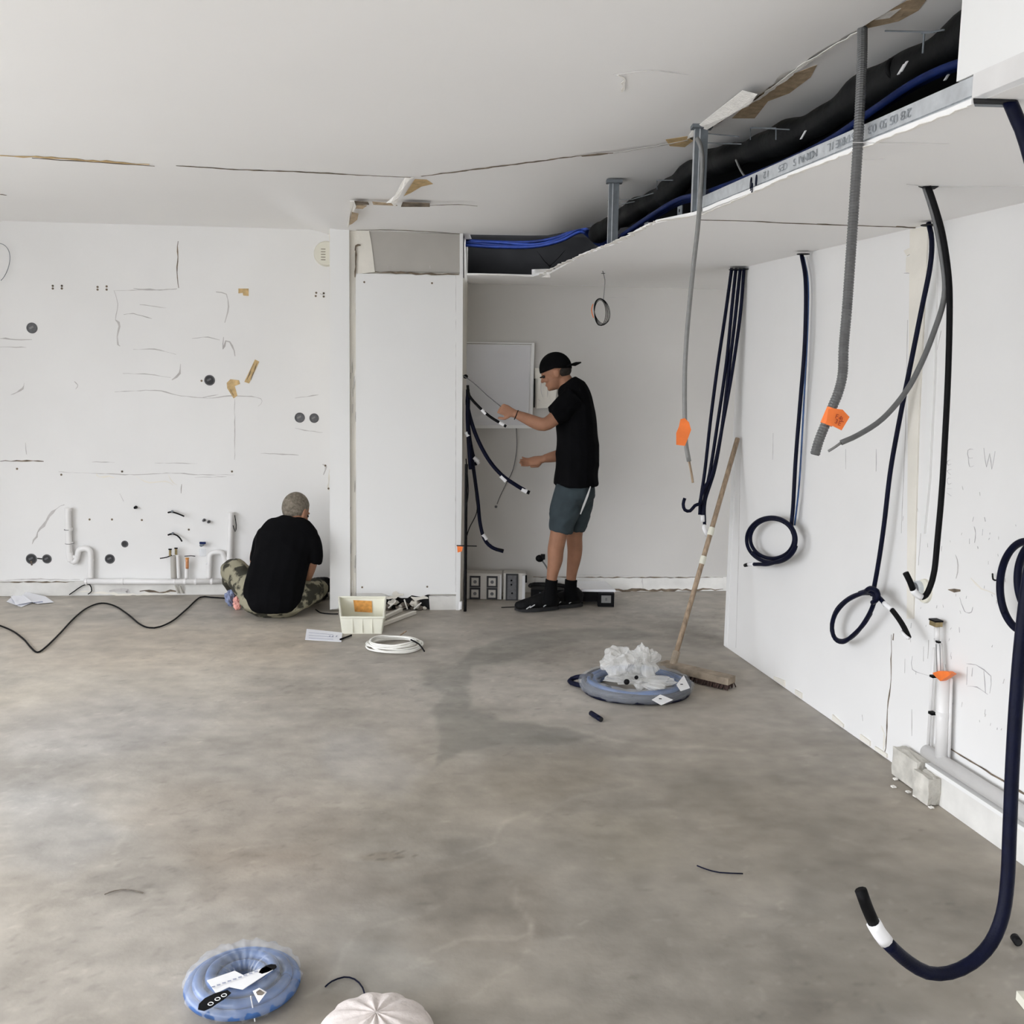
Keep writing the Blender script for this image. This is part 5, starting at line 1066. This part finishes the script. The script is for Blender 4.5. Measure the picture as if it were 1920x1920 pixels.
# scale-like white tray on a dark base
t=thing('white_tray_box','low white topped box on a black base behind the worker\'s heels','box',onz(1110,1135)); y=6.84
zt=ony(1100,1105,y)[2]; xl=ony(1068,1105,y)[0]; xr=ony(1154,1105,y)[0]
mk('tray',*prism([np.array([xl,y,zt]),np.array([xr,y,zt]),np.array([xr-.045,y+.27,zt+.002]),np.array([xl,y+.27,zt+.002])],Z3,.016),'whitebox',t)
mk('base',*box(((xl+xr)/2-.01,y+.14,(zt-.016)/2+.012),(1,0,0),(0,1,0),Z3,xr-xl-.03,.24,zt-.042),'black',t)
mk('foot_box',*box((xr-.065,y-.005,.048),(1,0,0),(0,1,0),Z3,.11,.06,.092),'black',t); mk('display',*box((xr-.065,y-.037,.055),(1,0,0),(0,1,0),Z3,.065,.004,.05),'lgrey',t); mk('display_mark',*box((xr-.065,y-.040,.055),(1,0,0),(0,1,0),Z3,.012,.003,.02),'hole',t)
# dark tool case behind the shoe
t=thing('tool_case','low black tool case lying between the housings and the worker\'s shoes','case',onz(1010,1140)); y=6.92
xl=ony(996,1120,y)[0]; xr=ony(1062,1120,y)[0]
mk('body',*box(((xl+xr)/2,y+.09,.045),(1,0,0),(0,1,0),Z3,xr-xl,.17,.086),'black',t); mk('handle',*tube([np.array([xl-.012,y+.0,.112]),np.array([xl+.02,y+.02,.122]),np.array([xr-.05,y+.02,.118]),np.array([xr,y+.03,.105])],.014,10),'shoe',t,smooth=True)
mk('latch',*box((xl+.07,y-.004,.06),(1,0,0),(0,1,0),Z3,.03,.008,.02),'galvd',t)
t=thing('wall_plug','black power plug on a short lead left of the worker\'s shin','plug',ony(1012,1046,7.1)); mk('body',*ellipsoid(ony(1012,1047,7.1),(.030,.022,.026),12,8),'black',t,smooth=True); mk('cap',*box(ony(1018,1044,7.1),(1,0,0),(0,1,0),Z3,.03,.03,.035),'black',t); mk('lead',*tube([ony(1017,1052,7.1),ony(1024,1062,7.1),ony(1034,1085,7.1),ony(1038,1108,7.1)],.005,8),'grey',t,smooth=True)
floorline([(940,1139),(965,1138)],.003,'black','floor_wire','thin black wire bit lying at the toe of the worker\'s shoe','wire')
# clutter beside the seated worker
t=thing('printed_bag','blue and pink crumpled plastic bag beside the seated worker\'s left leg','plastic bag',onz(438,1142))
c=onz(430,1143); noisy_blob(c+np.array([0,.02,.075]),(.035,.04,.075),'bagblue','blue_part',t,.3,20,14,21,flat=.002); noisy_blob(c+np.array([.058,0,.055]),(.042,.04,.055),'bagpink','pink_part',t,.35,20,14,22,flat=.002)
t=thing('tool_bag','dark open tool bag in the corner between seated worker and pier','tool bag',onz(600,1125))
c=np.array([-1.30,6.93,0]); noisy_blob(c+np.array([-.02,0,.075]),(.09,.12,.075),'shoe','bag_body',t,.25,24,16,31,flat=.003); mk('strap',*tube([c+np.array([-.07,-.08,.06]),c+np.array([0,-.11,.15]),c+np.array([.07,-.08,.08])],.006,8),'black',t,smooth=True)
floorline([(592,1143),(602,1149),(622,1151),(634,1151)],.004,'black','short_cable','short black cable curved on the floor at the foot of the pier','cable')

# ================================================================== PEOPLE
def fuse(name,parts,voxel,m,parent,smooth_it=6,fold=None,**k):
    """join closed pieces, voxel-remesh them into ONE continuous surface, smooth, optional cloth folds"""
    g=G()
    for v,f in parts: g.add(v,f)
    me=bpy.data.meshes.new('t'); me.from_pydata([tuple(p) for p in g.v],[],g.f); me.update()
    bm=bmesh.new(); bm.from_mesh(me); bmesh.ops.recalc_face_normals(bm,faces=bm.faces); bm.to_mesh(me); bm.free()
    ob=bpy.data.objects.new('t',me); C.objects.link(ob)
    md=ob.modifiers.new('r','REMESH'); md.mode='VOXEL'; md.voxel_size=voxel; md.use_smooth_shade=True
    s=ob.modifiers.new('s','SMOOTH'); s.factor=.5; s.iterations=smooth_it
    m2=bpy.data.meshes.new_from_object(ob.evaluated_get(bpy.context.evaluated_depsgraph_get())); bpy.data.objects.remove(ob)
    n=len(m2.vertices); co=np.zeros(n*3); m2.vertices.foreach_get('co',co); co=co.reshape(-1,3); no=np.zeros(n*3); m2.vertices.foreach_get('normal',no); no=no.reshape(-1,3)
    if fold is not None: co=co+no*fold(co)[:,None]
    q=np.zeros(len(m2.loops),int); m2.loops.foreach_get('vertex_index',q)
    F=[tuple(p.vertices) for p in m2.polygons]
    return mk(name,co,F,m,parent,smooth=True,**k)
def limb(st,step=.02,seg=16,side=(0,1,0),caps=True):
    """st: (point, half width in the view plane, half width along side)"""
    P=np.array([np.concatenate([np.array(s[0],float),[s[1],s[2]]]) for s in st]); p=np.array(catmull(P,step)) if len(P)>2 else np.array(catmull(P,step))
    xyz=p[:,:3]; T=np.gradient(xyz,axis=0); T/=np.linalg.norm(T,axis=1)[:,None]+1e-9; S=np.array(side,float); v=[];f=[]; n=len(p)
    def ringat(c,t,a,b):
        s=S-t*(S@t); s/=np.linalg.norm(s); o=np.cross(t,s)
        for j in range(seg): th=2*PI*j/seg; v.append(c+o*a*math.cos(th)+s*b*math.sin(th))
    a0,b0=p[0,3:]; 
    ringat(xyz[0]-T[0]*min(a0,b0)*.5,T[0],a0*.55,b0*.55)
    for i in range(n): ringat(xyz[i],T[i],p[i,3],p[i,4])
    a1,b1=p[-1,3:]; ringat(xyz[-1]+T[-1]*min(a1,b1)*.5,T[-1],a1*.55,b1*.55)
    m_=n+2
    for i in range(m_-1):
        for j in range(seg): k=(j+1)%seg; f.append((i*seg+j,i*seg+k,(i+1)*seg+k,(i+1)*seg+j))
    f.append(tuple(range(seg-1,-1,-1))); f.append(tuple((m_-1)*seg+j for j in range(seg)))
    return v,f
def limbflat(st,**k):   # cut square at the ends (cuffs, hems)
    v,f=limb(st,**k); seg=16; n=len(v)//seg
    T0=sum(v[seg+j] for j in range(seg))/seg; T1=sum(v[(n-2)*seg+j] for j in range(seg))/seg
    for j in range(seg): v[j]=v[seg+j]*.985+T0*.015; v[(n-1)*seg+j]=v[(n-2)*seg+j]*.985+T1*.015
    return v,f
def hand(w,d,nrm,size=1.0,curl=(.5,.7,.5),thumbside=1,spread=.12,thumbcurl=.5):
    """w wrist, d direction to the fingers, nrm palm-facing normal; returns closed pieces"""
    d=np.array(d,float); d/=np.linalg.norm(d); n=np.array(nrm,float); n-=d*(n@d); n/=np.linalg.norm(n); s=np.cross(d,n)*thumbside; out=[]
    L=.088*size; W=.038*size; w=np.array(w,float)
    out.append(limb([(w-d*.02,.026*size,.020*size),(w+d*.02*size,.032*size,.019*size),(w+d*.05*size,.039*size,.017*size),(w+d*L,.037*size,.013*size)],step=.012,side=n))
    def rot(v,a): return v*math.cos(a)+n*math.sin(a)
    for i,(u,l) in enumerate(((.80,.074),(.28,.083),(-.27,.077),(-.80,.060))):
        b=w+d*(L-.006)+s*W*u*.86; dd=d+s*u*spread; dd/=np.linalg.norm(dd); pts=[b]; a=0
        for kf,c in zip((.45,.30,.25),curl): a+=c*(1+.08*i); pts.append(pts[-1]+(dd*math.cos(a)+n*math.sin(a))*l*kf*size)
        r=.0088*size if i<3 else .0078*size
        out.append(tube([pts[0]-d*.012]+pts,lambda t,r=r:r*(1.05-.25*t),8,.008,smooth=False)); 
        for q in pts: out.append(ellipsoid(q,(r*1.02,)*3,8,6))
        out.append(ellipsoid(pts[-1],(r*.9,)*3,8,6))
    b=w+d*.022*size+s*W*.75; dt=(d*.62+s*.72+n*.25); dt/=np.linalg.norm(dt); d2=(d*.9+s*.15+n*.45*thumbcurl*2); d2/=np.linalg.norm(d2)
    p1=b+dt*.034*size; p2=p1+d2*.030*size; p3=p2+d2*.022*size
    out.append(tube([b,p1,p2,p3],lambda t:.0125*size*(1-.28*t),8,.01,smooth=False)); out.append(ellipsoid(p1,(.0115*size,)*3,8,6)); out.append(ellipsoid(p3,(.009*size,)*3,8,6))
    return out
def head(c,f,s,u,k=1.0):
    c=np.array(c,float); B=[f,s,u]; E=lambda o,ax:ellipsoid(c+(f*o[0]+s*o[1]+u*o[2])*k,[a*k for a in ax],18,12,B)
    P=[E((-.008,0,.018),(.098,.076,.098)),E((.022,0,-.040),(.064,.058,.074)),E((.050,0,-.082),(.036,.038,.030)),E((.074,0,-.094),(.016,.020,.015)),
       E((.092,0,-.018),(.016,.010,.026)),E((.104,0,-.032),(.014,.013,.011)),E((.082,0,.012),(.016,.052,.012)),E((.080,0,-.060),(.013,.024,.007)),E((.079,0,-.071),(.012,.022,.006)),
       E((.066,.034,-.030),(.022,.020,.020)),E((.066,-.034,-.030),(.022,.020,.020))]
    for q in(-1,1): P+= [E((-.004,q*.079,-.014),(.020,.008,.031)),E((-.012,q*.082,-.006),(.014,.006,.022))]
    return P
def headparts(c,f,s,u,par,k=1.0):
    for q in(-1,1):
        mk('eye',*ellipsoid(c+(f*.084+s*q*.031+u*-.006)*k,(.011,.013,.011),10,8,[f,s,u]),'eye',par,smooth=True)
    mk('mouth',*ellipsoid(c+(f*.090+u*-.0655)*k,(.005,.021,.0035),10,6,[f,s,u]),'lip',par,smooth=True)
def unit(v): v=np.array(v,float); return v/np.linalg.norm(v)

# ---- standing worker
YC=6.65
root=thing('person','person standing in black t-shirt, backward cap and grey shorts, pulling a wire','person',onz(1040,1146))
S=lambda x,y,Y=YC:ony(x,y,Y)
th=math.radians(20); f_=unit((-math.cos(th),.10,-math.sin(th))); s_=unit(np.cross(Z3,f_)); u_=np.cross(f_,s_); 
if u_[2]<0: u_=-u_
hc=S(1042,697,6.65)
body=head(hc,f_,s_,u_,.97)
body.append(limb([(S(1052,706),.052,.055),(S(1063,722),.056,.060),(S(1072,745),.07,.09)]))
body.append(limb([(S(1074,745),.085,.15),(S(1080,800),.10,.16),(S(1080,860),.10,.14),(S(1079,905),.10,.14)]))
na=[(S(1074,748,6.48),.050,.052),(S(1054,770,6.46),.048,.050),(S(1034,789,6.45),.044,.046),(S(1020,796,6.44),.042,.042),(S(1006,793,6.45),.042,.041),(S(985,784,6.46),.035,.034),(S(966,776,6.47),.026,.029)]
body.append(limb(na)); hw=S(963,775,6.47)
body+=hand(hw,(-.93,.05,.34),(.15,.9,-.2),.95,(1.0,1.25,.9),thumbside=1,thumbcurl=.9)
fa=[(S(1078,750,6.83),.050,.052),(S(1073,795,6.86),.047,.048),(S(1066,838,6.84),.040,.042),(S(1052,852,6.82),.041,.040),(S(1035,857,6.80),.036,.034),(S(1020,860,6.79),.027,.028)]
body.append(limb(fa)); body+=hand(S(1018,861,6.79),(-.97,0,-.22),(0,-.75,.65),.98,(.18,.28,.22),thumbside=-1)
nl=[(S(1072,905,6.57),.088,.09),(S(1058,955,6.57),.080,.08),(S(1048,1000,6.57),.058,.062),(S(1042,1030,6.58),.054,.058),(S(1041,1050,6.58),.050,.054),(S(1036,1075,6.58),.038,.041),(S(1033,1100,6.58),.033,.036),(S(1032,1124,6.58),.036,.038)]
fl=[(S(1088,905,6.75),.088,.09),(S(1082,955,6.75),.078,.08),(S(1077,1000,6.75),.056,.060),(S(1078,1030,6.75),.051,.056),(S(1076,1050,6.75),.046,.050),(S(1072,1075,6.75),.036,.040),(S(1070,1100,6.75),.032,.035),(S(1071,1118,6.75),.035,.037)]
body.append(limb(nl)); body.append(limb(fl)); body.append(limb([(S(1079,890),.10,.14),(S(1079,925),.10,.15)]))
B1=fuse('body',body,.0055,'skin',root,4)
headparts(hc,f_,s_,u_,root,.97)
# cap worn backwards: crown shell and bill at the back
def shell(c,ax,B,cut,name,m,par,k=1.0):
    v,f=ellipsoid(c,ax,28,18,B); out=[]
    for p in v:
        q=p-c; lf,ls,lu=q@B[0],q@B[1],q@B[2]; lim=cut(lf,ls)
        if lu<lim: r=.0; lu=lim; lf*=.97; ls*=.97
        out.append(c+B[0]*lf+B[1]*ls+B[2]*lu)
    return mk(name,out,f,m,par,smooth=True)
cc=hc+f_*-.006+u_*.022
shell(cc,(.106,.084,.104),[f_,s_,u_],lambda a,b:.0+.36*a if a<0 else -.02*a,'cap','cap',root)
v=[];f=[]
for i in range(9):
    a=(i-4)/4*1.05
    for j,(r0_,h) in enumerate(((.092,-.012),(.135,-.012),(.168,-.022))): 
        r=r0_*(1 if j==0 else math.cos(a*.55)**.6); 
        for t_ in (0,.007): v.append(cc-f_*r*math.cos(a*.6)+s_*math.sin(a)*.078*(1 if j<2 else .86)+u_*(h+.012*math.cos(a)+t_-.012))
n=len(v)//9
for i in range(8):
    for j in range(2):
        a=i*n+j*2; b=(i+1)*n+j*2
        f+=[(a,b,b+2,a+2),(a+1,a+3,b+3,b+1)]
    a=i*n; b=(i+1)*n; f+=[(a,a+1,b+1,b),(a+4,b+4,b+5,a+5)]
f+=[(0,2,3,1),(2,4,5,3),(8*n,8*n+1,8*n+3,8*n+2),(8*n+2,8*n+3,8*n+5,8*n+4)]
mk('cap_bill',v,f,'cap',root,smooth=True)
K['hairb']=mat('dark_hair',(.02,.014,.01,1),.8,var=.4,scale=60,bump=.6,bscale=160)
hp=[ellipsoid(hc+f_*-.036+u_*-.008,(.068,.071,.052),16,10,[f_,s_,u_])]
fuse('hair',hp,.006,'hairb',root,2)
# eyeglass temple and frame, dark line in front of the face
g=G(); g.add(*tube([hc+s_*-.080+f_*.0+u_*.004,hc+s_*-.073+f_*.06+u_*.0,hc+s_*-.060+f_*.092+u_*-.004],.003,6)); g.add(*tube([hc+s_*-.060+f_*.092+u_*-.004,hc+s_*-.03+f_*.104+u_*-.004,hc+s_*.03+f_*.104+u_*-.004,hc+s_*.060+f_*.092+u_*-.004],.004,6)); g.mk('glasses','black',root)
def folds(scale,amp,seedv):
    r=np.random.RandomState(seedv); D=r.randn(9,3); D[:,2]*=.8; fr=r.uniform(.6,1.6,9)*scale; ph=r.rand(9)*6
    def fn(co):
        w=co+.03*np.sin(co[:,[1,2,0]]*14); x=sum(np.sin((w@D[i])*fr[i]+ph[i]) for i in range(9))/3; return amp*(1-np.abs(x))*1.0
    return fn
sh=[limbflat([(S(1063,714),.064,.075),(S(1070,727),.088,.135),(S(1077,742),.105,.185),(S(1081,770),.117,.205),(S(1081,800),.129,.205),(S(1083,850),.139,.20),(S(1081,880),.141,.20),(S(1080,908),.146,.205)]),
    limbflat([(S(1076,745,6.50),.078,.068),(S(1060,762,6.47),.074,.066),(S(1046,773,6.455),.068,.062),(S(1037,779,6.45),.064,.060)]),
    limbflat([(S(1080,748,6.80),.078,.068),(S(1078,775,6.85),.070,.062),(S(1074,800,6.86),.062,.060)])]
fuse('t_shirt',sh,.008,'shirt',root,4,folds(18,.006,4))
so=[limb([(S(1079,886),.118,.165),(S(1078,930),.130,.185)]),limbflat([(S(1072,915,6.57),.105,.105),(S(1060,955,6.57),.098,.098),(S(1051,996,6.575),.076,.085)]),limbflat([(S(1087,915,6.74),.100,.10),(S(1084,955,6.745),.088,.095),(S(1078,993,6.75),.068,.082)])]
SH=fuse('shorts',so,.008,'shorts',root,4,folds(22,.006,8))
mk('side_stripe',*ribbon([S(1107,912,6.475),S(1101,930,6.462),S(1094,948,6.460),S(1088,964,6.465)],(.3,-1,0),.012,th=.004),'stripe',SH)
# dark rear panel of the shorts
for nm,P in (('near',nl),('far',fl)):
    q=P[-2][0]; w=P[-1][0]; k=P[-3][0]
    a=k+(q-k)*.45
    fuse('sock',[limbflat([(a,.042,.045),(q,.042,.045),(w+Z3*-.03,.055,.052)])],.006,'sock',root,2)
def shoe(heel,toe,ankle,w=.048,nm='shoe'):
    heel=np.array(heel,float); toe=np.array(toe,float); d=toe-heel; L=np.linalg.norm(d[:2]); d=unit((d[0],d[1],0)); s=np.cross(Z3,d); z0=.004
    P=lambda u,h:heel+d*L*u+Z3*h
    up=[limb([(P(.05,.062),.048,.040),(P(.2,.070),.054,.044),(P(.42,.066),.052,.045),(P(.62,.054),.043,w*.95),(P(.82,.045),.035,w),(P(.97,.038),.027,w*.78)],step=.015,side=s),
        limb([(P(.24,.06),.062,.048),(P(.22,.112),.058,.048)],side=s)]
    o=fuse(nm,up,.006,'shoe',root,3)
    sl=[]; n=24
    for t in(0,1):
        for i in range(n):
            a=2*PI*i/n; x=.5+.53*math.cos(a); y=math.sin(a)*(w*.98 if math.cos(a)>0 else w*.86); sl.append(P(x,z0+t*.024+ (.008 if x>.9 else 0))+s*y)
    mk('sole',sl,[tuple(range(n)),tuple(range(2*n-1,n-1,-1))]+[(i,(i+1)%n,n+(i+1)%n,n+i) for i in range(n)],'sole',o)
    for u,h in((.36,.095),(.52,.080),(.63,.068)): mk('lace',*tube([P(u,h-.012)-s*.030,P(u+.01,h+.006),P(u,h-.012)+s*.030],.0035,6),'shoew' if u<.4 else 'sole',o)
    for u0,u1,h in((.60,.72,.052),(.70,.80,.045),(.30,.40,.055)): mk('side_trim',*tube([P(u0,h)-s*(w-.002)*(1 if s[1]>0 else -1),P(u1,h-.018)-s*(w+.002)*(1 if s[1]>0 else -1)],.0035,6),'shoew',o)
    return o
shoe(onz(1046,1143),onz(967,1147),None); shoe(onz(1091,1137),onz(1018,1141),None)
mk('wrist_band',*ring(S(968,778,6.47),unit((-.9,0,.36)),.030,.0035,20,6),'black',root,smooth=True)

# ---- seated worker
root=thing('person','grey haired person in black t-shirt and camouflage trousers sitting on the floor, back turned','person',onz(515,1152))
Y0=6.43
f_=unit((.40,.80,-.42)); s_=unit(np.cross(Z3,f_)); u_=np.cross(f_,s_); u_=u_ if u_[2]>0 else -u_
hc=S(555,958,6.56)
body=head(hc,f_,s_,u_,1.0)
XS=(1,0,0)
body.append(limb([(S(555,970,6.53),.052,.056),(S(548,985,6.50),.060,.062),(S(540,1000,6.48),.07,.10)]))
body.append(limb([(S(537,1004,6.47),.07,.10),(S(525,1050,6.43),.11,.14),(S(513,1115,6.42),.12,.15)],side=XS))
ra=[(S(578,1016,6.48),.046,.046),(S(586,1035,6.47),.046,.046),(S(582,1058,6.48),.042,.042),(S(577,1075,6.53),.038,.038),(S(572,1090,6.60),.030,.030),(S(570,1100,6.66),.026,.027)]
body.append(limb(ra)); body+=hand(ra[-1][0],(-.1,.75,-.45),(-.8,-.2,-.5),.95,(.6,.8,.5),thumbside=1)
la=[(S(498,1014,6.53),.046,.046),(S(482,1040,6.62),.046,.046),(S(485,1068,6.68),.042,.042),(S(500,1085,6.76),.034,.034),(S(518,1095,6.82),.027,.027)]
body.append(limb(la)); body+=hand(la[-1][0],(.7,.4,-.3),(.2,-.2,-.9),.95,(.6,.8,.5),thumbside=-1)
lk=[(S(485,1122,6.44),.085,.085),(S(457,1090,6.56),.060,.060),(S(440,1069,6.64),.045,.045),(S(438,1090,6.72),.040,.040),(S(448,1108,6.78),.032,.032)]
rk=[(S(550,1122,6.44),.085,.085),(S(578,1110,6.60),.060,.060),(S(592,1109,6.70),.045,.045),(S(575,1112,6.80),.036,.036),(S(540,1113,6.86),.035,.035)]
body.append(limb(lk)); body.append(limb(rk))
fuse('body',body,.0055,'skin',root,4); headparts(hc,f_,s_,u_,root)
# short grey hair: cap of hair over back and sides, crown browner
hp=[]
v,f=ellipsoid(hc+f_*-.012+u_*.020,(.101,.081,.101),28,20,[f_,s_,u_]); out=[]
for p in v:
    q=p-hc; a,b,c_=q@f_,q@s_,q@u_; 
    lim=-.062 if a<-.02 else -.062+(a+.02)*1.6
    if c_<lim: p=hc+f_*a*.9+s_*b*.88+u_*max(c_,lim)
    out.append(p)
fuse('hair',[(out,f)],.006,'hairg',root,2)
st=[limb([(S(552,984,6.50),.060,.075),(S(566,993,6.49),.068,.078),(S(580,1008,6.48),.064,.070)]),limb([(S(540,986,6.51),.060,.075),(S(520,993,6.50),.068,.080),(S(500,1008,6.50),.070,.075)]),limbflat([(S(549,974,6.515),.064,.072),(S(545,984,6.50),.085,.110),(S(540,995,6.485),.10,.160),(S(536,1012,6.465),.115,.190),(S(528,1045,6.44),.125,.182),(S(519,1080,6.42),.135,.183),(S(513,1110,6.41),.145,.190),(S(513,1128,6.40),.150,.180),(S(513,1140,6.40),.140,.150)],side=XS),
    limbflat([(S(566,1000,6.48),.075,.075),(S(580,1017,6.475),.072,.070),(S(587,1044,6.475),.060,.060),(S(586,1052,6.475),.058,.058)]),
    limbflat([(S(504,1004,6.50),.080,.080),(S(491,1026,6.57),.062,.062),(S(483,1048,6.64),.058,.058)])]
fuse('t_shirt',st,.008,'shirt',root,4,folds(15,.006,14))
tr=[limb([(S(513,1118,6.43),.150,.215),(S(513,1130,6.44),.150,.220)],side=XS),ellipsoid(S(513,1132,6.46),(.215,.15,.080),20,12),
    limb([(S(486,1120,6.44),.100,.10),(S(458,1090,6.55),.092,.09),(S(437,1066,6.64),.076,.076)]),limb([(S(437,1066,6.64),.076,.076),(S(436,1088,6.72),.066,.062),(S(446,1108,6.78),.054,.052)]),
    limb([(S(550,1122,6.44),.095,.10),(S(578,1110,6.58),.086,.088),(S(598,1107,6.70),.072,.072)]),limb([(S(597,1107,6.70),.062,.062),(S(575,1112,6.80),.055,.05),(S(552,1115,6.85),.048,.045)])]
def clampz(co): return np.zeros(len(co))
T=fuse('trousers',tr,.008,'camo',root,4,folds(24,.007,24))
for x,y,X_ in ((462,1116,6.84),(535,1116,6.90)):
    c=onz(x,1118,.0); c=np.array([S(x,y,X_)[0],X_,.052]); o=fuse('shoe',[limb([(c+np.array([-.10,0,0]),.042,.036),(c,.046,.042),(c+np.array([.11,.02,-.012]),.032,.034)],side=(0,1,0))],.008,'shoe',root,2)
# keep everything of both people above the floor
for o in list(bpy.data.objects):
    if o.type=='MESH' and o.parent is not None:
        r=o.parent if o.parent.parent is None else o.parent.parent
        if r.name.startswith('person'):
            n=len(o.data.vertices); a=np.zeros(n*3); o.data.vertices.foreach_get('co',a); a=a.reshape(-1,3); z0=.003-r.location.z; a[:,2]=np.maximum(a[:,2],z0); o.data.vertices.foreach_set('co',a.ravel()); o.data.update()
